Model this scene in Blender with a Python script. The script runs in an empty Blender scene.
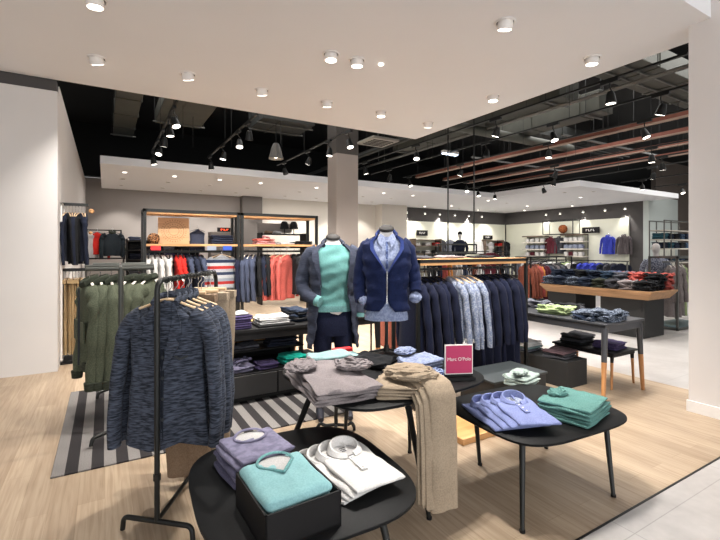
import bpy, math, random
from mathutils import Vector, Matrix, noise
C = bpy.context.scene
COL = C.collection
PI = math.pi
# ------------------------------------------------------------------ camera, world, exposure
F = 428.5; CX = 360.0; HY = 249.0; EYE = 1.5
YAW = math.atan(255/428.5)
fw = Vector((math.sin(YAW), math.cos(YAW))); rt = Vector((math.cos(YAW), -math.sin(YAW)))
cam = bpy.data.cameras.new('camera'); camo = bpy.data.objects.new('camera', cam); COL.objects.link(camo)
cam.sensor_width = 36; cam.lens = 36*F/720; cam.shift_y = -(270-HY)/720
cam.clip_start = .05; cam.clip_end = 100
camo.location = (0, 0, EYE); camo.rotation_euler = (PI/2, 0, -YAW)
C.camera = camo
C.view_settings.view_transform = 'Standard'; C.view_settings.look = 'None'
C.view_settings.gamma = 1; C.view_settings.use_curve_mapping = False
C.view_settings.exposure = 0.12
C.cycles.use_denoising = True
C.cycles.max_bounces = 6; C.cycles.diffuse_bounces = 4
C.cycles.sample_clamp_indirect = 4
w = bpy.data.worlds.new('world'); C.world = w; w.use_nodes = True
w.node_tree.nodes['Background'].inputs[0].default_value = (1.0, .985, .97, 1)
w.node_tree.nodes['Background'].inputs[1].default_value = .58
def area(name, loc, rot, sx, sy, e, col=(1, .975, .95)):
    l = bpy.data.lights.new(name, 'AREA'); l.shape = 'RECTANGLE'; l.size = sx; l.size_y = sy; l.energy = e; l.color = col
    o = bpy.data.objects.new(name, l); COL.objects.link(o); o.location = loc; o.rotation_euler = rot
    return o
area('concourse_light', (1.0, -3.5, 4.1), (math.radians(28), 0, 0), 8, 3, 110)  # unseen fill panel added overhead behind the camera
area('added_front_fill', (0.5, -6.0, 1.9), (math.radians(97), 0, 0), 11, 3, 330, (.96, .98, 1))  # cool fill added behind the camera to brighten the near ceiling, no window modelled
area('shop_middle_light', (2.5, 8.6, 4.9), (0, 0, 0), 5, 3, 110)
area('shop_right_light', (9.0, 5.5, 4.9), (0, 0, 0), 4, 6, 240)
area('shop_back_light', (14.5, 11.8, 3.33), (0, 0, 0), 5, 5, 200)
area('shop_back_left_light', (4.5, 13.0, 3.33), (0, 0, 0), 8, 3, 150)
area('shop_far_right_light', (16.5, 4.8, 4.6), (0, 0, 0), 5, 4, 200)

def ray(px): 
    d = fw + rt*((px-CX)/F)
    return d
def G(px, py, z=0.0):
    "floor-parallel point seen at a pixel, at height z"
    t = (z-EYE)*F/(HY-py)
    p = ray(px)*t
    return Vector((p.x, p.y, z))
def WX(px, py, x):
    d = ray(px); t = x/d.x
    return Vector((x, d.y*t, EYE+(HY-py)/F*t))
def WY(px, py, y):
    d = ray(px); t = y/d.y
    return Vector((d.x*t, y, EYE+(HY-py)/F*t))
def AT(px, py, t):
    d = ray(px)*t
    return Vector((d.x, d.y, EYE+(HY-py)/F*t))
def facing(p): return math.atan2(-p[0], p[1])

# ------------------------------------------------------------------ materials
def lin(c):
    if isinstance(c, str):
        c = [int(c[i:i+2], 16)/255 for i in (0, 2, 4)]
    return tuple((v/12.92 if v <= .04045 else ((v+.055)/1.055)**2.4) for v in c)+(1,)
MATS = {}
def newmat(name):
    m = bpy.data.materials.new(name); m.use_nodes = True
    nt = m.node_tree; b = nt.nodes['Principled BSDF']
    return m, nt, b
def N(nt, t, **kw):
    n = nt.nodes.new(t)
    for k, v in kw.items():
        if k[0] == '_': setattr(n, k[1:], v)
        else:
            n.inputs[k.replace('__', ' ')].default_value = v
    return n
def mapping(nt, scale=(1, 1, 1), rot=(0, 0, 0), kind='Object'):
    tc = nt.nodes.new('ShaderNodeTexCoord'); mp = nt.nodes.new('ShaderNodeMapping')
    nt.links.new(tc.outputs[kind], mp.inputs[0]); mp.inputs['Scale'].default_value = scale; mp.inputs['Rotation'].default_value = rot
    return mp.outputs[0]
def ramp(nt, fac, c0, c1, p0=.3, p1=.7):
    r = nt.nodes.new('ShaderNodeValToRGB'); nt.links.new(fac, r.inputs[0])
    r.color_ramp.elements[0].color = c0; r.color_ramp.elements[1].color = c1
    r.color_ramp.elements[0].position = p0; r.color_ramp.elements[1].position = p1
    return r.outputs[0]
def bump(nt, b, h, s=.3, d=.01):
    bp = nt.nodes.new('ShaderNodeBump'); bp.inputs['Strength'].default_value = s; bp.inputs['Distance'].default_value = d
    nt.links.new(h, bp.inputs['Height']); nt.links.new(bp.outputs[0], b.inputs['Normal'])
def plain(name, c, rough=.5, metal=0, var=.06, scale=8, spec=.5, bmp=0):
    if name in MATS: return MATS[name]
    m, nt, b = newmat(name)
    v = mapping(nt)
    n = N(nt, 'ShaderNodeTexNoise', Scale=scale, Detail=4.0); nt.links.new(v, n.inputs[0])
    c = lin(c)
    lo = tuple(x*(1-var) for x in c[:3])+(1,); hi = tuple(min(1, x*(1+var)) for x in c[:3])+(1,)
    nt.links.new(ramp(nt, n.outputs[0], lo, hi), b.inputs['Base Color'])
    b.inputs['Roughness'].default_value = rough; b.inputs['Metallic'].default_value = metal
    b.inputs['Specular IOR Level'].default_value = spec
    if bmp: bump(nt, b, n.outputs[0], bmp, .004)
    MATS[name] = m; return m
def fabric(name, c, c2=None, kind='weave'):
    if name in MATS: return MATS[name]
    m, nt, b = newmat(name)
    c = lin(c); c2 = lin(c2) if c2 else tuple(x*.72 for x in c[:3])+(1,)
    if kind == 'heather': sc = (14, 14, 95); ns = 1.6
    elif kind == 'denim': sc = (60, 60, 160); ns = 1.0
    elif kind == 'print': sc = (1, 1, 1); ns = 60
    else: sc = (1, 1, 1); ns = 140
    v = mapping(nt, sc)
    n = N(nt, 'ShaderNodeTexNoise', Scale=ns, Detail=3.0); nt.links.new(v, n.inputs[0])
    v2 = mapping(nt)
    n2 = N(nt, 'ShaderNodeTexNoise', Scale=9.0, Detail=4.0); nt.links.new(v2, n2.inputs[0])
    p = (.38, .62) if kind != 'print' else (.46, .54)
    col = ramp(nt, n.outputs[0], c2, c, *p)
    mx = nt.nodes.new('ShaderNodeMix'); mx.data_type = 'RGBA'; mx.blend_type = 'MULTIPLY'; mx.inputs[0].default_value = .5
    nt.links.new(col, mx.inputs[6]); nt.links.new(ramp(nt, n2.outputs[0], (.72, .72, .72, 1), (1, 1, 1, 1)), mx.inputs[7])
    nt.links.new(mx.outputs[2], b.inputs['Base Color'])
    b.inputs['Roughness'].default_value = .92; b.inputs['Specular IOR Level'].default_value = .15
    b.inputs['Sheen Weight'].default_value = .02
    n3 = N(nt, 'ShaderNodeTexNoise', Scale=22.0, Detail=3.0, Distortion=1.2); nt.links.new(v2, n3.inputs[0])
    bump(nt, b, n3.outputs[0], .25, .007)
    MATS[name] = m; return m
def stripes(name, cols, width, axis=0, rough=.9):
    if name in MATS: return MATS[name]
    m, nt, b = newmat(name)
    tc = nt.nodes.new('ShaderNodeTexCoord'); s = nt.nodes.new('ShaderNodeSeparateXYZ'); nt.links.new(tc.outputs['Object'], s.inputs[0])
    d = nt.nodes.new('ShaderNodeMath'); d.operation = 'DIVIDE'; nt.links.new(s.outputs[axis], d.inputs[0]); d.inputs[1].default_value = width*len(cols)
    fr = nt.nodes.new('ShaderNodeMath'); fr.operation = 'FRACT'; nt.links.new(d.outputs[0], fr.inputs[0])
    r = nt.nodes.new('ShaderNodeValToRGB'); r.color_ramp.interpolation = 'CONSTANT'; nt.links.new(fr.outputs[0], r.inputs[0])
    e = r.color_ramp.elements
    while len(e) < len(cols): e.new(.5)
    for i, cc in enumerate(cols): e[i].position = i/len(cols); e[i].color = lin(cc)
    n = N(nt, 'ShaderNodeTexNoise', Scale=160.0, Detail=2.0); nt.links.new(tc.outputs['Object'], n.inputs[0])
    mx = nt.nodes.new('ShaderNodeMix'); mx.data_type = 'RGBA'; mx.blend_type = 'MULTIPLY'; mx.inputs[0].default_value = .8
    nt.links.new(r.outputs[0], mx.inputs[6]); nt.links.new(ramp(nt, n.outputs[0], (.55, .55, .55, 1), (1, 1, 1, 1)), mx.inputs[7])
    nt.links.new(mx.outputs[2], b.inputs['Base Color']); b.inputs['Roughness'].default_value = rough
    b.inputs['Specular IOR Level'].default_value = .15
    bump(nt, b, n.outputs[0], .5, .003)
    MATS[name] = m; return m
def wood(name, c0, c1, axis='Y', scale=1.0, rough=.45):
    if name in MATS: return MATS[name]
    m, nt, b = newmat(name)
    sc = {'X': (1.2, 14, 14), 'Y': (14, 1.2, 14), 'Z': (14, 14, 1.2)}[axis]
    v = mapping(nt, tuple(s*scale for s in sc))
    n = N(nt, 'ShaderNodeTexNoise', Scale=2.0, Detail=6.0, Distortion=.6); nt.links.new(v, n.inputs[0])
    nt.links.new(ramp(nt, n.outputs[0], lin(c0), lin(c1)), b.inputs['Base Color']); b.inputs['Roughness'].default_value = rough
    MATS[name] = m; return m
def emis(name, c, s):
    if name in MATS: return MATS[name]
    m, nt, b = newmat(name)
    b.inputs['Base Color'].default_value = lin(c); b.inputs['Emission Color'].default_value = lin(c); b.inputs['Emission Strength'].default_value = s
    MATS[name] = m; return m
def planks_mat():
    m, nt, b = newmat('oak_planks')
    v = mapping(nt, (1, 1, 1), (0, 0, PI/2))
    br = nt.nodes.new('ShaderNodeTexBrick'); nt.links.new(v, br.inputs[0])
    br.inputs['Scale'].default_value = 1; br.inputs['Brick Width'].default_value = 1.5; br.inputs['Row Height'].default_value = .14
    br.inputs['Mortar Size'].default_value = .0012; br.inputs['Mortar Smooth'].default_value = .2; br.offset = .37
    br.inputs['Color1'].default_value = lin('b4a18a'); br.inputs['Color2'].default_value = lin('a4917b'); br.inputs['Mortar'].default_value = lin('97836c')
    v2 = mapping(nt, (22, 1.1, 1)); n = N(nt, 'ShaderNodeTexNoise', Scale=2.2, Detail=7.0, Distortion=.8); nt.links.new(v2, n.inputs[0])
    v3 = mapping(nt, (3, .8, 1)); n3 = N(nt, 'ShaderNodeTexNoise', Scale=1.4, Detail=4.0); nt.links.new(v3, n3.inputs[0])
    mx = nt.nodes.new('ShaderNodeMix'); mx.data_type = 'RGBA'; mx.blend_type = 'MULTIPLY'; mx.inputs[0].default_value = 1
    nt.links.new(br.outputs[0], mx.inputs[6]); nt.links.new(ramp(nt, n.outputs[0], (.74, .70, .66, 1), (1.0, 1.0, 1.0, 1), .3, .62), mx.inputs[7])
    mx2 = nt.nodes.new('ShaderNodeMix'); mx2.data_type = 'RGBA'; mx2.blend_type = 'MULTIPLY'; mx2.inputs[0].default_value = .7
    nt.links.new(mx.outputs[2], mx2.inputs[6]); nt.links.new(ramp(nt, n3.outputs[0], (.85, .82, .8, 1), (1, 1, 1, 1)), mx2.inputs[7])
    nt.links.new(mx2.outputs[2], b.inputs['Base Color']); b.inputs['Roughness'].default_value = .42; b.inputs['Specular IOR Level'].default_value = .4
    bump(nt, b, n.outputs[0], .08, .002)
    return m
def concrete_mat():
    m, nt, b = newmat('polished_concrete')
    v = mapping(nt)
    n = N(nt, 'ShaderNodeTexNoise', Scale=1.6, Detail=7.0, Distortion=.5); nt.links.new(v, n.inputs[0])
    n2 = N(nt, 'ShaderNodeTexNoise', Scale=14.0, Detail=5.0); nt.links.new(v, n2.inputs[0])
    mx = nt.nodes.new('ShaderNodeMix'); mx.data_type = 'RGBA'; mx.blend_type = 'MULTIPLY'; mx.inputs[0].default_value = .6
    nt.links.new(ramp(nt, n.outputs[0], lin('9f9a97'), lin('bbb7b4')), mx.inputs[6]); nt.links.new(ramp(nt, n2.outputs[0], (.82, .82, .82, 1), (1, 1, 1, 1)), mx.inputs[7])
    br = nt.nodes.new('ShaderNodeTexBrick'); nt.links.new(v, br.inputs[0]); br.offset = 0
    br.inputs['Brick Width'].default_value = 1.2; br.inputs['Row Height'].default_value = 1.2; br.inputs['Scale'].default_value = 1; br.inputs['Mortar Size'].default_value = .003
    br.inputs['Color1'].default_value = (1, 1, 1, 1); br.inputs['Color2'].default_value = (.93, .93, .93, 1); br.inputs['Mortar'].default_value = (.7, .7, .7, 1)
    mx2 = nt.nodes.new('ShaderNodeMix'); mx2.data_type = 'RGBA'; mx2.blend_type = 'MULTIPLY'; mx2.inputs[0].default_value = 1
    nt.links.new(mx.outputs[2], mx2.inputs[6]); nt.links.new(br.outputs[0], mx2.inputs[7])
    nt.links.new(mx2.outputs[2], b.inputs['Base Color']); b.inputs['Roughness'].default_value = .3
    return m

BLACK = plain('black_metal', '1b1c1b', .45, .3)
BLACKTOP = plain('black_lacquer', '0b0c0d', .55, 0, .25, 60, .18)
BLACKBOX = plain('black_board', '141314', .6, 0, .06, 8, .25)
TAR = plain('anthracite_panel', '2c2c2c', .6, 0, .06, 8, .3)
GREYM = plain('brushed_grey_metal', '6d6e6b', .4, .6)
ROD = plain('dark_rod', '232424', .7)
WHITEP = plain('white_plaster', 'd2cecb', .85, 0, .015, 2)
CEILP = plain('ceiling_paint', 'eaeaec', .9, 0, .008, 1.5)
TAUPE = plain('taupe_plaster', '8f8883', .85, 0, .03, 2)
TAUPED = plain('dark_taupe_plaster', '625c58', .85, 0, .03, 2)
CREAM = plain('cream_plaster', 'cfc8bd', .85, 0, .02, 2)
BAND = plain('charcoal_wall_paint', '4a4746', .85, 0, .04, 2)
PANEL = plain('pale_display_panel', 'dcdcca', .7, 0, .02, 2)
COLM = plain('column_taupe_paint', '9a918b', .8, 0, .03, 2)
DARKC = plain('black_ceiling_paint', '141617', .9)
DUCT = plain('galvanised_duct', '55564f', .55, .4, .12, 3)
DUCTD = plain('dark_duct', '2c2e2c', .6, .3)
REDB = plain('rust_painted_steel', '7d4a3c', .7, 0, .12, 12)
OAK = wood('oak', 'a8784a', 'cf9f6c', 'X')
OAKZ = wood('oak_leg', 'a06c40', 'c38d5a', 'Z')
OAKP = wood('oak_plinth', 'b98550', 'd9a871', 'X', .6)
HANGW = wood('pale_hanger_wood', 'c9a983', 'e6cdaa', 'X')
BEIGEH = plain('white_hanger', 'ddd6cc', .5)
MANN = plain('mannequin_white', 'ddd9d6', .5)
CAPG = plain('neck_cap_grey', '2c2a29', .7, 0, .06, 8, .2)
CHROME = plain('chrome', 'c8c8c8', .25, .9)
WHITEG = plain('white_gloss', 'e8e4e0', .4)
GLOW = emis('lamp_glow', 'fff6ea', 6)
GLOWS = emis('lamp_glow_soft', 'fff0dc', 4)

# ------------------------------------------------------------------ mesh helpers
class MB:
    def __init__(s): s.v = []; s.f = []
    def add(s, vs, fs):
        o = len(s.v); s.v += [tuple(v) for v in vs]; s.f += [tuple(i+o for i in f) for f in fs]
    def box(s, x0, x1, y0, y1, z0, z1, m=None):
        vs = [Vector((x, y, z)) for x in (x0, x1) for y in (y0, y1) for z in (z0, z1)]
        if m is not None: vs = [m @ v for v in vs]
        s.add(vs, [(0, 1, 3, 2), (4, 6, 7, 5), (0, 4, 5, 1), (2, 3, 7, 6), (0, 2, 6, 4), (1, 5, 7, 3)])
        return s
    def cbox(s, c, sx, sy, sz, rz=0):
        m = Matrix.Translation(c) @ Matrix.Rotation(rz, 4, 'Z')
        return s.box(-sx/2, sx/2, -sy/2, sy/2, -sz/2, sz/2, m)
    def loft(s, rings, cap0=True, cap1=True, closed=True):
        n = len(rings[0]); vs = [p for r in rings for p in r]; fs = []
        for k in range(len(rings)-1):
            for i in range(n if closed else n-1):
                j = (i+1) % n
                fs.append((k*n+i, k*n+j, (k+1)*n+j, (k+1)*n+i))
        if closed:
            for flag, k, rev in ((cap0, 0, True), (cap1, len(rings)-1, False)):
                if flag:
                    c = sum((Vector(p) for p in rings[k]), Vector())/n
                    ci = len(vs); vs.append(c)
                    for i in range(n):
                        j = (i+1) % n
                        fs.append((ci, k*n+j, k*n+i) if rev else (ci, k*n+i, k*n+j))
        s.add(vs, fs); return s
    def tube(s, pts, r, n=8, flat=1.0, closed=False):
        pts = [Vector(p) for p in pts]
        rs = r if isinstance(r, (list, tuple)) else [r]*len(pts)
        rings = []; up = None
        for i, p in enumerate(pts):
            if closed: d = pts[(i+1) % len(pts)]-pts[i-1]
            else: d = pts[min(i+1, len(pts)-1)]-pts[max(i-1, 0)]
            d.normalize()
            if up is None:
                up = Vector((0, 0, 1)) if abs(d.z) < .9 else Vector((0, 1, 0))
            a = d.cross(up); a.normalize(); b = a.cross(d); b.normalize(); up = b
            rings.append([p+a*math.cos(2*PI*k/n)*rs[i]+b*math.sin(2*PI*k/n)*rs[i]*flat for k in range(n)])
        if closed: rings.append(rings[0])
        s.loft(rings, not closed, not closed); return s
    def lathe(s, prof, c=(0, 0, 0), n=16, m=None):
        rings = []
        for r, z in prof:
            ring = [Vector((r*math.cos(2*PI*k/n)+c[0], r*math.sin(2*PI*k/n)+c[1], z+c[2])) for k in range(n)]
            if m is not None: ring = [m @ p for p in ring]
            rings.append(ring)
        s.loft(rings); return s
    def mesh(s, name, mat, smooth=True):
        me = bpy.data.meshes.new(name); me.from_pydata(s.v, [], s.f); me.materials.append(mat)
        if smooth:
            me.polygons.foreach_set('use_smooth', [True]*len(me.polygons))
            try: me.set_sharp_from_angle(angle=math.radians(40))
            except Exception: pass
        me.update(); return me
def link(name, me, parent=None, loc=(0, 0, 0), rz=0, rot=None):
    o = bpy.data.objects.new(name, me); COL.objects.link(o)
    o.location = loc; o.rotation_euler = rot if rot else (0, 0, rz)
    if parent: o.parent = parent
    return o
def obj(name, mb, mat, parent=None, loc=(0, 0, 0), rz=0, smooth=True, bevel=0):
    o = link(name, mb.mesh(name, mat, smooth), parent, loc, rz)
    if bevel:
        b = o.modifiers.new('bevel', 'BEVEL'); b.width = bevel; b.segments = 2; b.limit_method = 'ANGLE'
    return o
def tag(o, label, cat, group=None):
    o['label'] = label; o['category'] = cat
    if group: o['group'] = group
    return o
def thing(name, label, cat, loc=(0, 0, 0), rz=0, group=None):
    o = bpy.data.objects.new(name, None); COL.objects.link(o); o.location = loc; o.rotation_euler = (0, 0, rz); o.empty_display_size = .05
    return tag(o, label, cat, group)
def struct(name, mb, mat, smooth=False):
    o = obj(name, mb, mat, smooth=smooth); o['kind'] = 'structure'; return o
ORD = ['first', 'second', 'third', 'fourth', 'fifth', 'sixth', 'seventh', 'eighth', 'ninth', 'tenth', 'eleventh', 'twelfth', 'thirteenth', 'fourteenth', 'fifteenth', 'sixteenth', 'seventeenth', 'eighteenth']
def topo(i, n):
    if n == 1: return 'lying alone'
    if i == n-1: return 'topmost'
    if i == 0: return 'lowest'
    return ORD[n-1-i]+' from top'
def bendpath(pts, r=.05, n=5):
    pts = [Vector(p) for p in pts]; out = [pts[0]]
    for i in range(1, len(pts)-1):
        a = (pts[i-1]-pts[i]); b = (pts[i+1]-pts[i]); rr = min(r, a.length*.45, b.length*.45)
        a = pts[i]+a.normalized()*rr; b = pts[i]+b.normalized()*rr
        for k in range(n+1):
            u = k/n; out.append(a*(1-u)**2+pts[i]*2*u*(1-u)+b*u*u)
    out.append(pts[-1]); return out
# ------------------------------------------------------------------ the setting
YC, XC, ZC = 6.41, 5.03, 3.57           # near white ceiling: far edge, right edge, height
YB, XR, ZS = 15.2, 17.8, 3.35           # back wall, right wall, rear soffit height
YW, XW = 1.33, 5.35                     # limits of the oak floor
struct('floor', MB().box(-7, XW, YW, YB+.3, -.1, 0), planks_mat())
t_ = MB().box(-7, 26, -7, YW-.012, -.1, 0); t_.box(XW, 26, YW-.012, YB+.3, -.1, 0)
struct('floor_concrete', t_, concrete_mat())
struct('trim_1', MB().box(-7, XW, YW-.012, YW, -.1, .003), BLACK)
struct('wall_left', MB().box(-7, -.5, YC, YC+.25, 0, 3.43), WHITEP)
struct('wall_left_side', MB().box(-.9, -.5, YC+.25, YB, 0, 3.57), WHITEP)
struct('trim_2', MB().box(-7, -.51, YC+.02, YC+.2, 3.43, 3.57), BAND)
struct('ceiling', MB().box(-7, XC, 1.69, YC, ZC, ZC+.25), CEILP)
struct('ceiling_concourse', MB().box(-7, 8, -7, 1.69, 4.4, 4.6), CEILP)
f_ = MB().box(-7, 4.65, 1.69, 1.75, ZC+.25, 4.6); struct('trim_3', f_, plain('fascia_paint', 'b9afa8', .85, 0, .02, 2))
struct('wall_right', MB().box(4.66, 5.0, -4, 1.86, 0, 4.4), plain('right_wall_paint', 'd9d3cf', .85, 0, .02, 2))
struct('baseboard_right', MB().box(4.64, 4.659, -4, 1.87, 0, .10), WHITEG)
# open black ceiling void and dark upper walls
struct('ceiling_void', MB().box(-7, 26, 1.6, YB+.3, 5.3, 5.4), DARKC)
struct('wall_upper_back', MB().box(-7, 26, YB+.02, YB+.3, 3.7, 5.3), DARKC)
struct('wall_upper_left', MB().box(-3.2, -3.0, YC+.3, YB, 2.9, 5.3), DARKC)
struct('wall_upper_right', MB().box(25.8, 26, -4, YB, 0, 5.3), DARKC)
# back walls
struct('wall_back_left', MB().box(-.9, 4.1, YB, YB+.25, 0, ZS+.3), TAUPE)
struct('wall_back_pier', MB().box(4.1, 4.8, YB-.35, YB+.25, 0, ZS), TAUPED)
struct('wall_back_cream', MB().box(4.8, 9.8, YB, YB+.25, 0, ZS+.3), CREAM)
struct('wall_back_step', MB().box(9.8, 11.08, YB-.5, YB+.25, 0, ZS), CREAM)
struct('wall_back', MB().box(11.08, XR+.2, YB, YB+.25, 0, ZS+.3), BAND)
struct('wall_right_back', MB().box(XR, XR+.2, 8.6, YB, 0, ZS+.1), BAND)
struct('wall_panel_back', MB().box(11.3, XR-.1, YB-.06, YB-.001, .2, 2.74), PANEL)
struct('wall_panel_right', MB().box(XR-.06, XR-.001, 9.1, YB-.1, .2, 2.74), PANEL)
struct('wall_return', MB().box(XR, 20.1, 8.6-.2, 8.6, 0, 3.5), plain('pale_return_paint', 'bcc4c0', .8, 0, .02, 2))
struct('wall_far_right', MB().box(20.1, 25.8, 9.2, 9.4, 0, 5.3), plain('brown_grey_paint', '7d726a', .85, 0, .03, 2))
dd = struct('door_1', MB().box(18.45, 19.7, 8.33, 8.4, 0, 2.15), plain('door_white', 'd3d3c6', .6)); 
obj('door_handle', MB().tube([(18.6, 8.31, 1.0), (18.75, 8.31, 1.0)], .012), CHROME, dd)
obj('door_closer', MB().box(18.6, 19.0, 8.29, 8.33, 2.0, 2.06), GREYM, dd)
# rear white soffits (one L shaped)
def soffit(x0, x1, y0, y1): return (x0, x1, y0, y1)
s_ = MB().box(-.09, XR+.2, 10.8, YB, ZS, ZS+.17); s_.box(11.95, XR+.2, 7.5, 10.8, ZS, ZS+.17)
struct('ceiling_soffit', s_, CEILP)
# square column
struct('column', MB().box(4.24, 4.77, 8.1, 8.52, 0, 3.55), COLM)
struct('column_top', MB().box(4.235, 4.775, 8.095, 8.525, 3.55, 5.3), plain('column_dark_paint', '45413e', .8))

# ------------------------------------------------------------------ services in the open ceiling
def one(name, mb, mat, label, cat, group=None, bevel=0, smooth=True, loc=(0, 0, 0), rz=0):
    return tag(obj(name, mb, mat, loc=loc, rz=rz, bevel=bevel, smooth=smooth), label, cat, group)
def duct(x0, x1, y0, y1, z0, z1, mat, label, ribs='y'):
    t = thing('air_duct', label, 'air duct', ((x0+x1)/2, (y0+y1)/2, z0), 0, 'air ducts in the black ceiling')
    cx, cy = (x0+x1)/2, (y0+y1)/2
    obj('duct_body', MB().box(x0-cx, x1-cx, y0-cy, y1-cy, 0, z1-z0), mat, t, smooth=False, bevel=.01)
    if ribs == 'y':
        k = y0+.4
        while k < y1: obj('flange', MB().box(x0-cx-.015, x1-cx+.015, k-cy-.015, k-cy+.015, -.015, z1-z0+.015), mat, t, smooth=False); k += 1.1
    else:
        k = x0+.4
        while k < x1: obj('flange', MB().box(k-cx-.015, k-cx+.015, y0-cy-.015, y1-cy+.015, -.015, z1-z0+.015), mat, t, smooth=False); k += 1.1
    for yy in (y0+.25-cy, y1-.25-cy):
        for xx in (x0-cx-.03, x1-cx+.03):
            obj('hanger_rod', MB().tube([(xx, yy, -.02), (xx, yy, 5.3-z0)], .006, 6), ROD, t)
        obj('cross_bar', MB().box(x0-cx-.06, x1-cx+.06, yy-.015, yy+.015, -.04, -.016), GREYM, t)
    return t
duct(.17, .60, 7.6, 12.2, 4.3, 4.6, DUCT, 'narrow pale grey air duct above the olive jackets', 'y')
duct(.95, 1.90, 8.2, 10.5, 4.3, 4.6, DUCT, 'wide galvanised air duct near the left track lights', 'x')
duct(2.9, 4.1, 8.9, 10.0, 4.3, 4.75, DUCTD, 'dark air duct crossing behind the square column', 'x')
duct(6.75, 7.3, 4.6, 9.6, 4.15, 4.5, DUCT, 'long grey air duct over the oak topped suit rack', 'y')
duct(5.4, 12.5, 3.6, 4.4, 4.55, 4.9, DUCT, 'broad grey air duct crossing above the rust red beams', 'x')
duct(7.95, 8.4, 4.6, 7.1, 4.1, 4.5, DUCT, 'grey air duct next to the nearest rust red beam', 'y')
duct(9.2, 14.5, 7.2, 7.9, 4.5, 4.85, DUCTD, 'dark air duct far back above the rust red beams', 'x')
one('ribbed_duct_pipe', MB().tube([(x, 6.5+.0*x, 4.0) for x in (5.3, 6, 7, 8, 9, 10)], .1, 12), DUCT, 'round grey duct pipe behind the white ceiling edge', 'duct pipe')
for i, (x, z) in enumerate([(5.3, 3.75), (5.75, 4.0), (6.95, 4.05), (7.15, 4.1)]):
    m = MB().tube([(x, 1.9, z), (x, 12, z)], .025 if i else .05, 8)
    for yy in (2.6, 4.6, 6.6, 8.6, 10.6): m.tube([(x, yy, z), (x, yy, 5.3)], .005, 5)
    one('ceiling_pipe', m, DUCTD if i < 2 else GREYM, '%s pipe running back beside the white ceiling edge, counted from the edge' % ORD[i], 'pipe', 'pipes in the black ceiling')
for i, x in enumerate((8.6, 9.75, 10.85, 12.0)):
    t = thing('steel_beam', ['nearest', 'second nearest', 'third nearest', 'farthest'][i]+' of the four rust red steel beams under the black ceiling', 'beam', (x, 6.4, 3.8), 0, 'rust red ceiling beams')
    y0 = 1.9-6.4; y1 = 10.9-6.4
    m = MB().box(-.035, .035, y0, y1, -.005, .075); obj('beam_web', m, REDB, t, smooth=False)
    m = MB().box(-.06, .06, y0, y1, -.02, -.004); obj('beam_flange', m, plain('beam_lower_lip', 'a88f80', .7), t, smooth=False)
    for yy in (-3.8, -1.5, .8, 3.1): obj('hanger_rod', MB().tube([(0, yy, .05), (0, yy, 1.5)], .006, 6), ROD, t)
for i, y in enumerate((3.2, 5.6, 8.2)):
    m = MB().box(8.3, 12.4, y-.02, y+.02, 3.9, 3.94); 
    one('cross_rail', m, GREYM, '%s thin cross rail above the rust red beams' % ['nearest', 'middle', 'farthest'][i], 'rail', 'cross rails over the beams')
# thin suspension wires
k_ = 0
for (x, y) in [(1.3, 8.9), (1.6, 9.6), (2.3, 9.2), (3.1, 8.4), (3.5, 9.4), (5.6, 8.8), (6.0, 9.6), (6.8, 8.0), (7.4, 7.0), (7.9, 8.8), (9.4, 6.0), (10.2, 8.6)]:
    one('suspension_wire', MB().tube([(x, y, 3.65), (x, y, 5.3)], .004, 5), ROD, 'thin suspension wire hanging from the black ceiling', 'wire', 'ceiling suspension wires')

# ------------------------------------------------------------------ downlights in the white ceilings
ring_me = MB().tube([(.085*math.cos(a*PI/10), .085*math.sin(a*PI/10), 0) for a in range(20)], .01, 6, closed=True).mesh('trim_ring', WHITEG)
rec_me = MB().lathe([(.082, .004), (.082, -.001), (.0, -.001)]).mesh('recess', BLACK)
head_me = MB().lathe([(.0, .05), (.066, .05), (.07, -.03), (.062, -.035)]).mesh('lamp_head', WHITEG)
lens_me = MB().lathe([(.058, -.030), (.058, -.040), (.0, -.041)]).mesh('lens', GLOW)
spotd = bpy.data.lights.new('downlight_beam', 'SPOT'); spotd.energy = 215; spotd.spot_size = math.radians(105); spotd.spot_blend = .8; spotd.shadow_soft_size = .03; spotd.color = (1, .955, .90)
def downlight(p, label, tilt=(0, 0), light=True, s=1.0):
    t = thing('downlight', label, 'ceiling light', p, 0, 'recessed downlights')
    t.scale = (s, s, s)
    link('trim_ring', ring_me, t); link('recess', rec_me, t)
    h = link('lamp_head', head_me, t, (0, 0, -.028), rot=(tilt[0], tilt[1], 0)); link('lens', lens_me, h)
    if light:
        o = bpy.data.objects.new('downlight_beam', spotd); COL.objects.link(o); o.parent = t; o.location = (0, 0, -.1); o.rotation_euler = (tilt[0], tilt[1], 0)
DL = [(97, 58, .5, 'far left above the white wall'), (188, 74, .5, 'second along the row from the left wall'), (262, 90, .45, 'third along the row from the left wall'),
      (327, 102, .4, 'fourth along the row, before the square column'), (381, 112, 0, 'fifth along the row, glowing'), (428, 123, .5, 'nearest the far corner of the ceiling'),
      (331, 54, 0, 'left one of the bright middle pair'), (357, 60, .1, 'right one of the bright middle pair'), (505, 22, .3, 'big near one towards the right'),
      (592, 58, .1, 'nearest the right hand wall'), (493, 96, 0, 'small glowing one near the right ceiling edge'), (95, -1, .1, 'cut by the top border over the white wall'),
      (255, 12-30, .1, 'above the frame'), (430, -30, .1, 'x')]
for i, (px, py, tl, d) in enumerate(DL):
    p = G(px, max(py, -60), ZC)
    if py < -10:                                     # above the view: unseen lamps added only for their light
        d = ['over the front table, beyond the upper border', 'over the low right table, beyond the upper border'][i-12]
    downlight(p-Vector((0, 0, .004)), 'white recessed downlight in near ceiling, '+d, (tl*.8, -tl*.5))
for x, y in [(2.2, 2.3)]:  # extra lamp added out of view for its light
    downlight((x, y, ZC-.004), 'white recessed downlight in near ceiling over the black low tables', (.1, 0))
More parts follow.
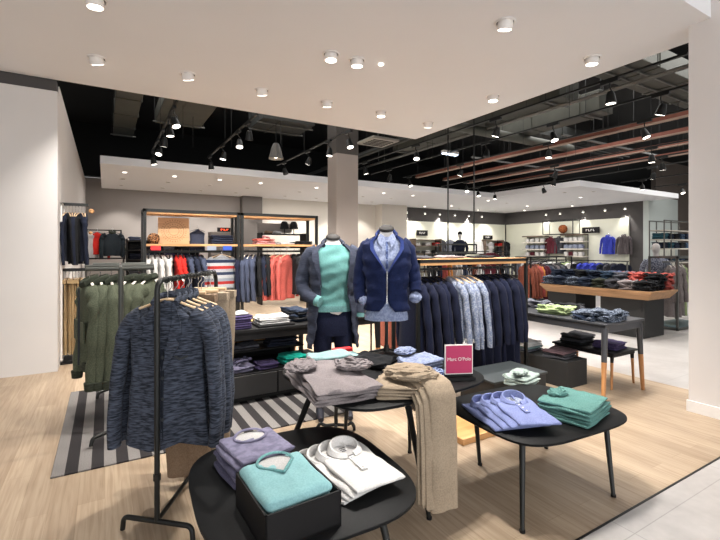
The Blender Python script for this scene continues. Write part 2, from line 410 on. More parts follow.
p = G(381, 64, ZC); one('ceiling_sensor_light', MB().lathe([(.0, .003), (.03, .003), (.025, -.012), (0, -.014)], (p.x, p.y, p.z)), GLOW, 'tiny bright star-like point light in the near white ceiling', 'ceiling light')
# rear soffit lights
rs = 0
spotr = bpy.data.lights.new('soffit_beam', 'SPOT'); spotr.energy = 120; spotr.spot_size = math.radians(85); spotr.spot_blend = .6; spotr.shadow_soft_size = .04; spotr.color = (1, .955, .90)
for x in [.4, 1.5, 2.6, 3.7, 5.4, 6.6, 7.8, 9.0]:
    for y in (11.6, 12.9, 14.2):
        t = thing('downlight', '%s rear soffit downlight from the left, %s row' % (ORD[[.4, 1.5, 2.6, 3.7, 5.4, 6.6, 7.8, 9.0].index(x)], {11.6: 'near', 12.9: 'middle', 14.2: 'far'}[y]), 'ceiling light', (x, y, ZS-.004), 0, 'rear soffit downlights')
        link('trim_ring', ring_me, t); link('recess', rec_me, t)
        if (rs % 3) == 0: h = link('lamp_head', head_me, t, (0, 0, -.0)); link('lens', lens_me, h)
        t.scale = (.8, .8, .8)
        if y == 14.2 or (y == 11.6 and rs % 2 == 0):
            o = bpy.data.objects.new('soffit_beam', spotr); COL.objects.link(o); o.parent = t; o.location = (0, 0, -.1); o.rotation_euler = (.35 if y > 14 else 0, 0, 0)
        rs += 1
for i, (x, y) in enumerate([(12.6, 13.6), (13.8, 14.4), (15.0, 14.4), (16.2, 14.4), (17.0, 13.4), (17.0, 12.2), (17.0, 11.0), (17.0, 9.8), (12.4, 11.4), (13.9, 11.8), (15.4, 12.0), (12.9, 8.6), (14.4, 9.0), (15.7, 10.2), (11.8, 14.4), (13.5, 8.0)]):
    t = thing('downlight', 'soffit downlight over the pale display walls, %s one counted along the walls' % ORD[i], 'ceiling light', (x, y, ZS-.004), 0, 'rear soffit downlights')
    link('trim_ring', ring_me, t); link('recess', rec_me, t); t.scale = (.8, .8, .8)
    if i % 2 == 0: h = link('lamp_head', head_me, t, (0, 0, -.0)); link('lens', lens_me, h)
    if i < 8 or i == 14:
        o = bpy.data.objects.new('soffit_beam', spotr); COL.objects.link(o); o.parent = t; o.location = (0, 0, -.1)
        o.rotation_euler = (.3, 0, 0) if y > 14 else (0, .3, 0)
# small wall spots washing the charcoal band
bl = MB().lathe([(.0, .03), (.03, .03), (.045, -.04), (.04, -.045)]).mesh('lamp_head', WHITEG)
gl = MB().lathe([(.042, -.045), (.03, -.055), (0, -.058)]).mesh('lens', GLOW)
for i, (px, wall) in enumerate([(407, 'b'), (425, 'b'), (440, 'b'), (455, 'b'), (469, 'b'), (482, 'b'), (546, 'r'), (560, 'r'), (583, 'r'), (605, 'r'), (625, 'r')]):
    p = WY(px, 210, YB-.12) if wall == 'b' else WX(px, 208, XR-.12)
    p.z = 3.12
    t = thing('wall_spot', '%s small white spot on the charcoal band, %s display wall' % (ORD[i if i < 6 else i-6]+' from the left', 'back' if wall == 'b' else 'right'), 'wall light', p, 0, 'small spots on the charcoal band')
    obj('arm', MB().tube([(0, .0, .0), (0, .12, 0) if wall == 'b' else (.12, 0, 0)], .01, 6), WHITEG, t)
    h = link('lamp_head', bl, t); link('lens', gl, h)
    if i % 2 == 0:
        o = bpy.data.objects.new('soffit_beam', spotr); COL.objects.link(o); o.parent = t; o.location = (0, 0, -.08)
        o.rotation_euler = (.15, 0, 0) if wall == 'b' else (0, .15, 0)

# ------------------------------------------------------------------ lighting tracks with spot heads
th_me = MB().lathe([(.0, .09), (.035, .09), (.05, .05), (.068, -.06), (.06, -.062)]).mesh('lamp_head', BLACK)
tl_me = MB().lathe([(.058, -.055), (.056, -.064), (0, -.066)]).mesh('lens', GLOW)
tb_me = MB().box(-.022, .022, -.11, .11, -.05, -.005).mesh('adapter', BLACK, False)
ta_me = MB().tube([(0, 0, -.05), (0, 0, -.1), (.04, 0, -.14), (.045, 0, -.2)], .009, 6).mesh('arm', BLACK)
spott = bpy.data.lights.new('track_beam', 'SPOT'); spott.energy = 200; spott.spot_size = math.radians(75); spott.spot_blend = .6; spott.shadow_soft_size = .04; spott.color = (1, .955, .90)
tk = 0
def track(x, z, y0, y1, ys, label, short, rotx=.5, every=1):
    global tk
    t = thing('lighting_track', label, 'lighting track', (x, 0, z), 0, 'black lighting tracks')
    obj('rail', MB().box(-.02, .02, y0, y1, -.012, .012), BLACK, t, smooth=False)
    k = y0+.3
    while k < y1: obj('hanger_rod', MB().tube([(0, k, 0), (0, k, 5.3-z)], .004, 5), ROD, t); k += 1.8
    for i, y in enumerate(sorted(ys)):
        s = thing('track_spotlight', '%s black spotlight from the front on %s' % (ORD[i], short), 'spotlight', (x, y, z), 0, 'track spotlights')
        link('adapter', tb_me, s); link('arm', ta_me, s)
        rr = (rotx*((tk % 3)-1)*.7, .45*(((tk*5) % 4)/3-.5), 0)
        h = link('lamp_head', th_me, s, (.02, 0, -.24), rot=rr)
        if tk % 7 != 5: link('lens', tl_me, h)
        if tk % every == 0:
            o = bpy.data.objects.new('track_beam', spott); COL.objects.link(o); o.parent = s; o.location = (.02, 0, -.34); o.rotation_euler = rr
        tk += 1
def ty(px, py, x):                       # position along a track running back at a given x
    return WX(px, py, x).y
track(.88, 3.62, 6.6, 10.4, [6.9, 7.5, 8.3, 9.1, 10.2], 'leftmost black lighting track with five spotlights', 'the leftmost track')
track(2.05, 3.62, 6.6, 10.3, [7.1, 7.7, 8.9, 10.1], 'black lighting track left of the bell pendant', 'the track left of the bell pendant')
track(3.75, 3.62, 6.6, 10.4, [6.7, 7.5, 8.5, 9.9], 'black lighting track passing the square column', 'the track at the square column')
track(5.5, 3.65, 2.2, 10.4, [3.05, 4.9, 7.0, 9.0], 'black lighting track beside the white ceiling edge', 'the track beside the white ceiling edge')
track(6.57, 3.65, 2.2, 10.4, [2.95, 4.6, 6.1, 9.5], 'second black lighting track right of the white ceiling edge', 'the second track right of the white ceiling')
track(7.7, 3.65, 2.2, 10.4, [3.7, 5.5, 8.0, 10.1], 'black lighting track left of the rust red beams', 'the track left of the red beams')
track(9.2, 3.5, 2.2, 10.4, [4.3, 6.4, 9.3], 'black lighting track between the nearest two red beams', 'the track between the nearest red beams', every=2)
track(10.3, 3.5, 2.2, 10.4, [4.6, 7.2, 9.9], 'black lighting track between the middle two red beams', 'the track between the middle red beams', every=2)
track(11.4, 3.5, 2.2, 10.4, [3.6, 5.3, 8.3, 10.2], 'black lighting track between the farthest two red beams', 'the track between the farthest red beams', every=2)
track(13.6, 3.55, 2.2, 7.2, [3.6, 5.0, 6.6], 'black lighting track before the far right soffit', 'the track before the far right soffit', every=2)
track(15.6, 3.55, 2.2, 7.2, [4.6, 6.4], 'black lighting track farthest to the right', 'the track farthest to the right', every=1)
# bell pendant, led strip lamp, cassette vent
q = WY(276, 150, 7.3)
t = thing('pendant_lamp', 'grey bell shaped pendant lamp hanging left of the column', 'pendant lamp', (q.x, 7.3, q.z))
obj('lamp_shade', MB().lathe([(.02, .12), (.05, .11), (.08, .04), (.12, -.12), (.13, -.16), (.122, -.16), (.075, .03), (.0, .09)], n=24), plain('grey_enamel', '6b6a66', .5), t)
obj('cord', MB().tube([(0, 0, .11), (0, 0, 5.3-q.z)], .006, 6), BLACK, t); obj('bulb', MB().lathe([(0, -.02), (.06, -.06), (.07, -.12), (0, -.15)]), GLOWS, t)
q = WY(450, 154, 7.2)
t = thing('strip_light', 'small bluish white strip lamp in the black ceiling', 'strip light', q)
obj('housing', MB().box(-.22, .22, -.05, .05, 0, .06), WHITEG, t); obj('diffuser', MB().box(-.2, .2, -.04, .04, -.02, 0), emis('cool_glow', 'cfe4ff', 6), t)
obj('hanger_rod', MB().tube([(0, 0, .05), (0, 0, 5.3-q.z)], .006, 6), GREYM, t)
q = WY(378, 143, 7.5)
t = thing('air_vent', 'square pale air vent beside the top of the column', 'vent', q)
obj('frame', MB().box(-.32, .32, -.32, .32, 0, .05), plain('vent_grey', '8a8882', .6), t, bevel=.01)
m = MB()
for k in range(5): m.box(-.24, .24, -.22+k*.1, -.18+k*.1, -.008, 0)
obj('slats', m, BLACKBOX, t); obj('hanger_rod', MB().tube([(0, 0, .04), (0, 0, 5.3-q.z)], .01, 6), GREYM, t)
# striped rug
r = one('rug', MB().box(0, 2.36, 0, 1.94, 0, .012), stripes('rug_stripes', ['827e7b', '333031'], .075, 0), 'large grey and charcoal striped rug under the olive jacket rack', 'rug', bevel=.004, loc=(-.306, 3.43, 0))
# ------------------------------------------------------------------ cloth builders
def nz(p, s=1.0, seed=0): return noise.noise(Vector((p[0]*s+seed*7.3, p[1]*s-seed*3.1, p[2]*s+seed*1.7)))
def sp(v, e): return math.copysign(abs(v)**e, v)
def interp(keys, u):
    if u <= keys[0][0]: return keys[0][1:]
    for a, b in zip(keys, keys[1:]):
        if u <= b[0]:
            k = (u-a[0])/(b[0]-a[0]); return tuple(x+(y-x)*k for x, y in zip(a[1:], b[1:]))
    return keys[-1][1:]
def pad(w_, d_, h_, seed=0, nx=16, ny=16, nzz=5, rough=.006, grooves=2, droop=0, r=None):
    "a folded soft slab: rounded edges, layered folds along its sides, gentle wrinkles"
    r = r or min(h_*.5, .03); idx = {}; vs = []; fs = []
    def vid(i, j, k):
        key = (i, j, k)
        if key in idx: return idx[key]
        p = Vector((-w_/2+w_*i/nx, -d_/2+d_*j/ny, h_*k/nzz))
        c = Vector((max(-w_/2+r, min(w_/2-r, p.x)), max(-d_/2+r, min(d_/2-r, p.y)), max(r, min(h_-r, p.z))))
        dd = p-c
        if dd.length > 1e-6: p = c+dd.normalized()*r
        u = p.z/h_
        edge = max(abs(p.x)/(w_/2), abs(p.y)/(d_/2))
        if edge > .8 and grooves:
            g = abs(math.cos(PI*grooves*u))**6*.006*(1 if 0 < k < nzz else .3)
            p.x *= 1-g/(w_/2); p.y *= 1-g/(d_/2)
        n1 = nz(p, 9, seed); n2 = nz(p, 22, seed+3)
        up = max(0, u-.1)
        p.z += (n1*rough*1.6+n2*rough*.7-abs(n1)*rough*1.2+rough*.35*math.sin(26*(p.x+p.y)+seed))*up - droop*up*max(0, edge-.5)
        p.x += nz((p.y, p.z*8, p.x), 6, seed+1)*rough*1.3; p.y += nz((p.z*8, p.x, p.y), 6, seed+2)*rough*1.3
        idx[key] = len(vs); vs.append(p); return idx[key]
    for i in range(nx):
        for j in range(ny):
            fs.append((vid(i, j, 0), vid(i, j+1, 0), vid(i+1, j+1, 0), vid(i+1, j, 0)))
            fs.append((vid(i, j, nzz), vid(i+1, j, nzz), vid(i+1, j+1, nzz), vid(i, j+1, nzz)))
    for k in range(nzz):
        for i in range(nx):
            fs.append((vid(i, 0, k), vid(i+1, 0, k), vid(i+1, 0, k+1), vid(i, 0, k+1)))
            fs.append((vid(i, ny, k), vid(i, ny, k+1), vid(i+1, ny, k+1), vid(i+1, ny, k)))
        for j in range(ny):
            fs.append((vid(0, j, k), vid(0, j, k+1), vid(0, j+1, k+1), vid(0, j+1, k)))
            fs.append((vid(nx, j, k), vid(nx, j+1, k), vid(nx, j+1, k+1), vid(nx, j, k+1)))
    m = MB(); m.add(vs, fs); return m
PADS = {}
def padmesh(w_, d_, h_, mat, seed, rough, grooves, lo):
    key = (round(w_, 2), round(d_, 2), round(h_, 3), mat.name, seed % 3, rough, grooves, lo)
    if key not in PADS:
        n = 8 if lo else 18
        PADS[key] = pad(w_, d_, h_, seed % 3, n, n, 4 if lo else 6, rough, grooves).mesh('folded_cloth', mat)
    return PADS[key]
def folded(name, label, cat, group, loc, rz, w_, d_, h_, mat, seed=0, rough=.006, grooves=2, lo=False):
    me = padmesh(w_, d_, h_, mat, seed, rough, grooves, lo)
    return tag(link(name, me, None, loc, rz), label, cat, group)
def stack(name, desc, cat, group, loc, rz, n, w_, d_, h_, mats, rough=.006, lo=False, jit=.012, seed=0, grooves=1, fan=(0, 0)):
    out = []; R = random.Random(seed)
    for i in range(n):
        m = mats[i % len(mats)] if isinstance(mats, (list, tuple)) else mats
        p = Vector(loc)+Vector((R.uniform(-jit, jit)+fan[0]*i, R.uniform(-jit, jit)+fan[1]*i, i*h_*.93))
        out.append(folded(name, desc+', '+topo(i, n), cat, group, p, rz+R.uniform(-.05, .05), w_, d_, h_, m, seed+i, rough, grooves, lo))
    return out
def collar_ring(rx, ry, h, r=.009, tilt=.25, open_=.0, n=20):
    m = MB(); pts = []
    for k in range(n):
        a = -PI/2+open_+(2*PI-2*open_)*k/(n-1) if open_ else -PI/2+2*PI*k/n
        pts.append((rx*math.cos(a), ry*math.sin(a), h+tilt*ry*math.sin(a)*1.0))
    m.tube(pts, r, 7, 1.6, closed=not open_); return m
def shirt_front(parent, mat, dark, y0, z, s=1.0, length=.2, seed=0, stand=True):
    "collar, neck opening, placket and buttons on a folded shirt (collar towards +y)"
    c = MB()
    # standing collar: band that rises at the back
    rings = []
    for k in range(22):
        a = -PI/2+.25+(2*PI-.5)*k/21
        ux, uy = math.cos(a), math.sin(a)
        h = .034+.018*uy
        base = Vector((ux*.062*s, y0+uy*.052*s, z-.006)); top = Vector((ux*.070*s, y0+uy*.058*s+.004, z+h*s))
        out = Vector((ux*.085*s, y0+uy*.072*s, z+h*s*.25))
        rings.append([base, top-Vector((ux*.004, uy*.004, 0)), top+Vector((ux*.004, uy*.004, .0)), out+Vector((ux*.003, uy*.003, 0)), out-Vector((ux*.004, uy*.004, .002)), top-Vector((0, 0, .006))])
    c.loft(rings); obj('collar', c, mat, parent)
    obj('neck_opening', MB().lathe([(.0, 0), (.058*s, 0), (.058*s, -.006), (0, -.006)], (0, y0, z+.008), 18), dark, parent)
    for q_ in range(3): obj('neck_print', MB().box(-.020, .020-.008*q_, y0+.018-.016*q_, y0+.024-.016*q_, z+.008, z+.0095), INK, parent, smooth=False)
    p = MB().box(-.016*s, .016*s, y0-length, y0-.045*s, z-.004, z+.004); obj('placket', p, mat, parent, bevel=.002)
    for k in range(3): obj('button', MB().lathe([(0, .0), (.006, 0), (.006, .003), (0, .003)], (0, y0-.075*s-k*.05*s, z+.004), 8), WHITEG, parent)
def neck_rib(parent, mat, dark, y0, z, v=False, s=1.0):
    pts = []
    for k in range(24):
        a = 2*PI*k/24; x = .078*s*math.cos(a); y = .058*s*math.sin(a)
        if v and y < 0: y = -(.058*s)*(1-abs(math.cos(a)))*1.5-.01
        pts.append((x, y0+y, z+.006+(.012*math.sin(a) if y > 0 else 0)))
    obj('neck_rib', MB().tube(pts, .0065*s, 7, .8, closed=True), mat, parent)
    m = MB(); q = [(Vector(p)-Vector((0, y0, 0)))*1 for p in pts]
    vs = [Vector((0, y0, z+.002))]+[Vector((p[0]*.95, y0+(p[1]-y0)*.95, z+.003)) for p in pts]
    m.add(vs, [(0, i+1, (i+1) % 24+1) for i in range(24)]); obj('neck_opening', m, dark, parent)

def hung_body(L=.75, hw=.22, dp=.07, hem=1.08, seed=0, fold=.2, sl=.58, slr=.055, rel=0, n=28, lv=18, slx=.05):
    "a garment body with sleeves as hung: shoulders on a hanger at z=-.09 below the hook"
    m = MB(); rings = []
    keys = [(0, .050, .042), (.02, .075, .048), (.05, .15, .055), (.085, hw*.96, .062), (.13, hw, .068), (.25, hw*.96, dp), (.5, hw*.93, dp*1.02), (.75, hw*1.0, dp*1.05), (1.0, hw*hem, dp*1.1)]
    for k in range(lv+1):
        u = (k/lv)**1.35 if k < lv else 1
        rx, ry = interp(keys, u); z0 = -.065-u*L
        sl_ = .42*max(0, 1-u*3.2)
        ring = []
        for i in range(n):
            a = 2*PI*i/n; c, s = math.cos(a), math.sin(a)
            x = rx*sp(c, .75); y = ry*sp(s, .8)
            f = min(1, max(0, (u-.12)*2.2))
            y *= 1+fold*f*math.sin(5*x/hw+seed*1.9+u*1.5)+fold*.8*f*nz((x*6, y*2, u*2.2), 1.0, seed)
            y += .02*f*math.sin(3*x/hw+seed)
            x *= 1+.05*f*nz((x, u*3, y), 2.5, seed+5)
            z = z0-sl_*abs(x)+(.012*math.sin(4*x/hw+seed) if k == lv else 0)
            ring.append(Vector((x, y+.012*u, z)))
        rings.append(ring)
    m.loft(rings)
    if sl:
        for sg in (-1, 1):
            pts = [(.66*hw, 0, -.150), (hw*.94, .0, -.178), (hw*1.07+slx*.3, -.005, -.245), (hw*1.1+slx*.6, -.015, -.22-sl*.35), (hw*1.1+slx, -.03, -.2-sl*.72), (hw*1.06+slx, -.045, -.2-sl)]
            pts = bendpath(pts, .08, 3); rr = []; N_ = len(pts)
            rings = []
            for j, p in enumerate(pts):
                u = j/(N_-1); R_ = slr*(1.12-.38*u)
                d = (Vector(pts[min(j+1, N_-1)])-Vector(pts[max(j-1, 0)])).normalized()
                a_ = d.cross(Vector((0, 1, 0))).normalized(); b_ = Vector((0, 1, 0))
                rings.append([Vector((sg*q.x, q.y, q.z)) for q in [Vector(p)+a_*math.cos(2*PI*k/14)*R_*(1+.16*nz((k*.5, j*.7, 0), 1, seed+sg))*.82+b_*math.sin(2*PI*k/14)*R_*(1+.2*math.sin(j*1.3+seed))*.95 for k in range(14)]])
            m.loft(rings)
    return m
def hanger_mb(hw=.2):
    h = MB(); pts = [(-hw, 0, -.125), (-hw*.6, 0, -.10), (-.03, .0, -.068), (.03, 0, -.068), (hw*.6, 0, -.10), (hw, 0, -.125)]
    h.tube(bendpath(pts, .04, 3), .011, 8, .6); return h
def hook_mb():
    pts = [(0, 0, -.068), (0, 0, -.03)]+[(.022*math.sin(a), 0, .0-.022*math.cos(a)+.004) for a in [PI*k/8 for k in range(1, 13)]]
    return MB().tube(pts, .0028, 6)
INK = plain('dark_inner', '2f3236', .9)
HANG = hanger_mb().mesh('hanger', HANGW); HANGB = hanger_mb().mesh('hanger', BLACK); HANGWH = hanger_mb().mesh('hanger', BEIGEH); HOOK = hook_mb().mesh('hook', CHROME)
BODY = {}
def body(style, mat, seed, detail=True):
    key = (style, mat.name, seed, detail)
    if key not in BODY:
        n, lv = (28, 20) if detail else (16, 10)
        P = dict(jacket=dict(L=.72, hw=.215, dp=.062, hem=1.1, fold=.36), suit=dict(L=.74, hw=.21, dp=.05, hem=1.02, fold=.2), shirt=dict(L=.66, hw=.2, dp=.04, hem=1.02, slr=.045, fold=.3),
                 sweater=dict(L=.58, hw=.22, dp=.05, hem=.95, fold=.12, slx=.03), coat=dict(L=1.0, hw=.21, dp=.06, hem=1.1, fold=.28), tee=dict(L=.62, hw=.2, dp=.035, hem=1, sl=.2, fold=.3), vest=dict(L=.6, hw=.2, dp=.05, hem=1, sl=0),
                 bomber=dict(L=.6, hw=.21, dp=.07, hem=.92, fold=.32, slr=.07, sl=.55, slx=.015))[style]
        BODY[key] = hung_body(seed=seed, n=n, lv=lv, **P).mesh('garment_body', mat)
    return BODY[key]
def lapels(mat, L=.34, w_=.055, dp=.062, y=-1):
    m = MB()
    for sg in (-1, 1):
        vs = []
        rows = [(0.0, .045, .058, .02), (.25, .055, .10, -.012), (.42, .045, .105, -.02), (.5, .038, .078, -.02), (.55, .036, .10, -.02), (.8, .016, .05, -.01), (1.0, .002, .008, -.005)]
        for u, x0, x1, dy in rows:
            z = -.062-u*L
            for xx in (x0, x1): vs.append(Vector((sg*xx, -dp*(.75+.35*min(1, u*2))-.006+dy*.2, z-.25*xx)))
        o_ = len(vs)
        vs += [v+Vector((0, -.008, 0)) for v in vs]
        fs = []
        for k in range(len(rows)-1):
            a, b, c, d = 2*k, 2*k+1, 2*k+3, 2*k+2
            fs += [(a, b, c, d), (a+o_, d+o_, c+o_, b+o_), (b, b+o_, c+o_, c), (a, d, d+o_, a+o_)]
        m.add(vs, fs)
    # collar round the back of the neck
    m.tube([(-.062, -.045, -.082), (-.066, 0, -.062), (-.045, .04, -.05), (0, .05, -.046), (.045, .04, -.05), (.066, 0, -.062), (.062, -.045, -.082)], .017, 8, 1.0)
    return m
def hang(name, label, cat, group, loc, rz, style, mat, seed=0, hanger=None, detail=True, parts=(), sq=1.0, sc=1.0):
    t = thing(name, label, cat, loc, rz, group)
    if sc != 1: t.scale = sc if isinstance(sc, tuple) else (sc, sc, sc)
    b = link('garment_body', body(style, mat, seed, detail), t); b.scale = (1, sq, 1)
    if hanger is not None:
        h = link('hanger', hanger, t); link('hook', HOOK, h)
    for nm, me in parts: link(nm, me, t)
    return t
def trousers_mb(L=.75, w_=.2, seed=0, th=.02):
    "trousers hung by the waistband from a clip hanger, legs together"
    m = MB()
    for sg in (-1, 1):
        rings = []
        for k in range(15):
            u = k/14; ring = []
            ww = w_*(.5-.10*u)
            for i in range(16):
                a = 2*PI*i/16
                x = ww*math.cos(a)*.56+sg*w_*.22*(1-.3*u)+.006*math.sin(u*7+seed); y = th*math.sin(a)*(1+.4*math.sin(3*math.cos(a)+u*4+seed))
                ring.append(Vector((x, y+sg*.006, -.07-u*L)))
            rings.append(ring)
        m.loft(rings)
    return m
TRO = {}
def trousers(name, label, group, loc, rz, mat, L=.75, w_=.2, seed=0, th=.02, hanger=HANGW):
    k = (mat.name, L, w_, seed % 3, th)
    if k not in TRO:
        TRO[k] = (trousers_mb(L, w_, seed % 3, th).mesh('legs', mat), MB().box(-w_*.5, w_*.5, -th*1.1, th*1.1, -.11, -.065).mesh('waistband', mat, False))
    t = thing(name, label, 'trousers', loc, rz, group)
    link('legs', TRO[k][0], t, (0, 0, -.02)); link('waistband', TRO[k][1], t, (0, 0, -.02))
    if hanger is not None: h = link('hanger', CLIPH, t); link('hook', HOOK, h)
    return t
CLIPH = MB().tube([(-.11, 0, -.075), (.11, 0, -.075)], .012, 8).mesh('hanger', HANGW)

# fabrics
NAVYH = fabric('navy_heather', '4b515f', '23272f', 'heather')
NAVYS = fabric('navy_suit_wool', '1e2236', '171a2a'); NAVYD = fabric('deep_navy_knit', '1c2138', '15192b'); NAVYK = fabric('navy_knit', '232838')
OLIVE = fabric('olive_nylon', '5c6150', '4a4f41'); OLIVED = fabric('dark_olive_rib', '3e4238', '30342b', 'heather')
KHAKI = fabric('khaki_cotton', 'ac9470', '97805d'); BEIGE = fabric('beige_cotton', 'a49480', '968672'); BROWN = fabric('brown_cotton', '8a7460', '78634f')
GREYP = fabric('warm_grey_cotton', '867e7f', '777071'); GREYK = fabric('grey_knit', '6d6f78', '52545e', 'heather')
TEAL = fabric('teal_knit', '8ebabd', '82afb2'); TEALD = fabric('deep_teal_knit', '72a3a3'); MINT = fabric('pale_mint_cotton', '8aa6a6', '7d9898'); GREENT = fabric('bright_teal', '18a08c', '148c7b'); GREENK = fabric('emerald_melange', '638f89', '527b76')  # TEALD: deeper teal for neck ribs, hem and cuffs
SAGE = fabric('sage_cotton', '9caaa3', '8e9b95'); LILAC = fabric('lilac_grey_melange', '7f7c93', '69667c', 'heather'); SLATEP = fabric('slate_purple', '5f5d73', '4f4d63'); PURPLE = fabric('plum_cotton', '4c4266', '3f3656')
WHITEC = fabric('white_cotton', 'dad8d5', 'cfcdca'); OFFW = fabric('light_grey_cotton', 'bdbbba', 'aeacab'); BLUEP = fabric('periwinkle_cotton', '828bb6', '717ba6'); BLUEL = fabric('light_blue_cotton', '919bb6', '7c86a3', 'print')
BLUEW = fabric('blue_white_print', '9aa0af', '737d95', 'print'); JEANB = fabric('blue_denim', '42556b', '2a3b50', 'denim'); JEAND = fabric('dark_denim', '2b3547', '1e2635', 'denim'); JEANG = fabric('grey_denim', '66707f', '3f4857', 'denim')
JEANM = fabric('mottled_denim', '76808f', '2b3240', 'print'); BLACKC = fabric('black_cotton', '222326', '191a1c'); REDC = fabric('red_cotton', 'd5332c', 'b92a25'); CORAL = fabric('coral_cotton', 'c06058', 'a9514a'); RUST = fabric('rust_wool', '935444', '7f4738'); ORANGE = fabric('ochre_wool', 'cf8a4a', 'b8783d')
MAROON = fabric('maroon_wool', '5b2730', '4c1f28'); CHARC = fabric('charcoal_wool', '45454a', '37373c'); ROYAL = fabric('royal_blue_wool', '3a44a8', '303992'); LIME = fabric('pale_green_cotton', 'a9b98a', '98a87a'); WINE = fabric('brown_plum_knit', '5a474b', '4a3a3e')
SLBLUE = fabric('slate_blue_wool', '454c60', '3a4052'); TAUPEJ = fabric('taupe_jersey', '918887', '817978', 'heather'); PINK = fabric('rose_cotton', 'c98e8e', 'b77c7c'); TAN = fabric('tan_scarf', 'b89c70', '6d5a40', 'print')
BLZ = fabric('slate_blazer', '3e4352', '333744', 'heather')
INK = plain('dark_inner', '2f3236', .9)
SWSTR = stripes('striped_sweater', ['9aa2ae', 'c4c8cc', '3b4560', 'b9bcc2', 'c03a37', 'c9ccd0', '343f5a', 'b0b6c0', 'c9ccd0', 'b83a38'], .052, 2)
COLS = dict(NAVY=NAVYK, BLACKC=BLACKC)
LAP_NAVYH = lapels(NAVYH).mesh('collar', NAVYH); LAP_OL = MB().tube([(-.06, -.04, -.085), (-.066, 0, -.062), (-.045, .045, -.05), (0, .055, -.046), (.045, .045, -.05), (.066, 0, -.062), (.06, -.04, -.085), (0, -.06, -.10)], .02, 8, 1.2, closed=True).mesh('collar', OLIVED)
# ------------------------------------------------------------------ FRONT: low tables
def squircle(c, ux, uy, hx, hy, e, z, n=56, inset=0):
    pts = []
    for k in range(n):
        a = 2*PI*k/n
        x = (hx-inset)*sp(math.cos(a), 2/e); y = (hy-inset)*sp(math.sin(a), 2/e)
        pts.append(Vector((x, y, z)))
    return pts
def low_table(label, c, rz, hx, hy, z, legs, e=4.2, th=.022, splay=.06, extra=None):
    t = thing('low_table', label, 'table', (c[0], c[1], 0), rz, 'black low display tables')
    m = MB(); m.loft([squircle(0, 0, 0, hx, hy, e, z-th, inset=.012), squircle(0, 0, 0, hx, hy, e, z-th*.6, inset=.0), squircle(0, 0, 0, hx, hy, e, z-.003), squircle(0, 0, 0, hx, hy, e, z, inset=.004)])
    obj('tabletop', m, BLACKTOP, t)
    for (x0, y0, x1, y1) in legs:                     # foot, top
        m = MB(); d = Vector((x1-x0, y1-y0, z-th)); 
        m.tube([(x0, y0, 0.004), (x1, y1, z-th-.005)], [.012, .018], 10); obj('leg', m, BLACK, t)
        obj('foot_cap', MB().lathe([(0, 0), (.015, 0), (.015, .014), (0, .014)], (x0, y0, 0)), BLACKBOX, t)
    m = MB(); tops = [(l[2], l[3]) for l in legs]
    for i in range(len(tops)):
        a, b = tops[i], tops[(i+1) % len(tops)]
        m.tube([(a[0], a[1], z-th-.012), (b[0], b[1], z-th-.012)], .01, 6)
    obj('under_frame', m, BLACK, t)
    return t
# table A: nearest, lower left
TA, TB, TC = .45, .70, .45
TAc = (.775, 1.86); TAr = -.05
low_table('black low table nearest the camera, holding white shirts and the teal box', TAc, TAr, .465, .49, TA,
          [(-.36, .34, -.26, .26), (.31, -.40, .26, -.27), (.34, .36, .26, .26), (-.32, -.36, -.26, -.27)], 3.4)
low_table('tallest black table, with grey trousers and draped beige trousers', (1.54, 2.32), .06, .56, .52, TB,
          [(-.66, .24, -.50, .0), (-.02, -.47, -.14, -.42), (.40, .18, .34, .12), (-.02, .42, 0, .38)], splay=.1)
low_table('black low table on the right with periwinkle shirts and green sweaters', (2.42, 1.84), -.06, .50, .42, TC,
          [(-.50, -.36, -.40, -.27), (.25, -.38, .34, -.27), (-.2, .28, -.28, .24), (.42, .24, .36, .2)])
# --- on table A
def loc(c, rz, x, y, z): 
    v = Matrix.Rotation(rz, 2) @ Vector((x, y)); return Vector((c[0]+v.x, c[1]+v.y, z))
p = G(252, 455, TA+.05); pz = facing((.6, 1))+.1
ss = stack('folded_sweater', 'lilac grey melange folded sweater on nearest low table', 'sweater', 'lilac grey sweaters on the nearest table', (.60, 2.02, TA), .12, 5, .27, .29, .026, [SLATEP, LILAC, SLATEP, LILAC, LILAC], .006, False, .010, 3, 1, (.004, .0))
neck_rib(ss[-1], LILAC, OFFW, .07, .026, False)
# black open box with two teal sweaters
bp = Vector((.615, 1.60, TA)); bz = .03
t = thing('display_box', 'open black box holding two teal V-neck sweaters on nearest table', 'box', (bp.x, bp.y, TA), bz)
W_, D_, H_ = .30, .345, .135
obj('box_floor', MB().box(-W_/2, W_/2, -D_/2, D_/2, 0.001, .012), BLACKBOX, t, smooth=False)
for a in ((-W_/2, -W_/2+.008, -D_/2, D_/2), (W_/2-.008, W_/2, -D_/2, D_/2), (-W_/2, W_/2, -D_/2, -D_/2+.008), (-W_/2, W_/2, D_/2-.008, D_/2)):
    obj('side_board', MB().box(*a, 0.001, H_), BLACKBOX, t, smooth=False)
for i in range(2):
    s = folded('folded_sweater', 'teal V-neck folded sweater in the black box, '+['lower one', 'upper one with open neck'][i], 'sweater', None, (bp.x+.006-.012*i, bp.y-.004+.012*i, TA+.058+i*.052), bz+.02*i, .27, .315, .056, TEAL, i, .006, 1)
    if i: neck_rib(s, TEALD, OFFW, .095, .055, True, .95)
# fan of white shirts
w0 = G(345, 462, TA+.03)
for i in range(4):
    q = Vector((.885+.038*i, 1.76-.02*i, TA+.016*i))
    rz = .34-.11*i
    s = folded('folded_shirt', 'white folded polo shirt in the fan on nearest table, '+topo(i, 4), 'shirt', None, (q.x, q.y, q.z), rz, .25, .40, .019, WHITEC, i, .005, 1)
    shirt_front(s, WHITEC, OFFW, .125, .019, 1.0, .19)
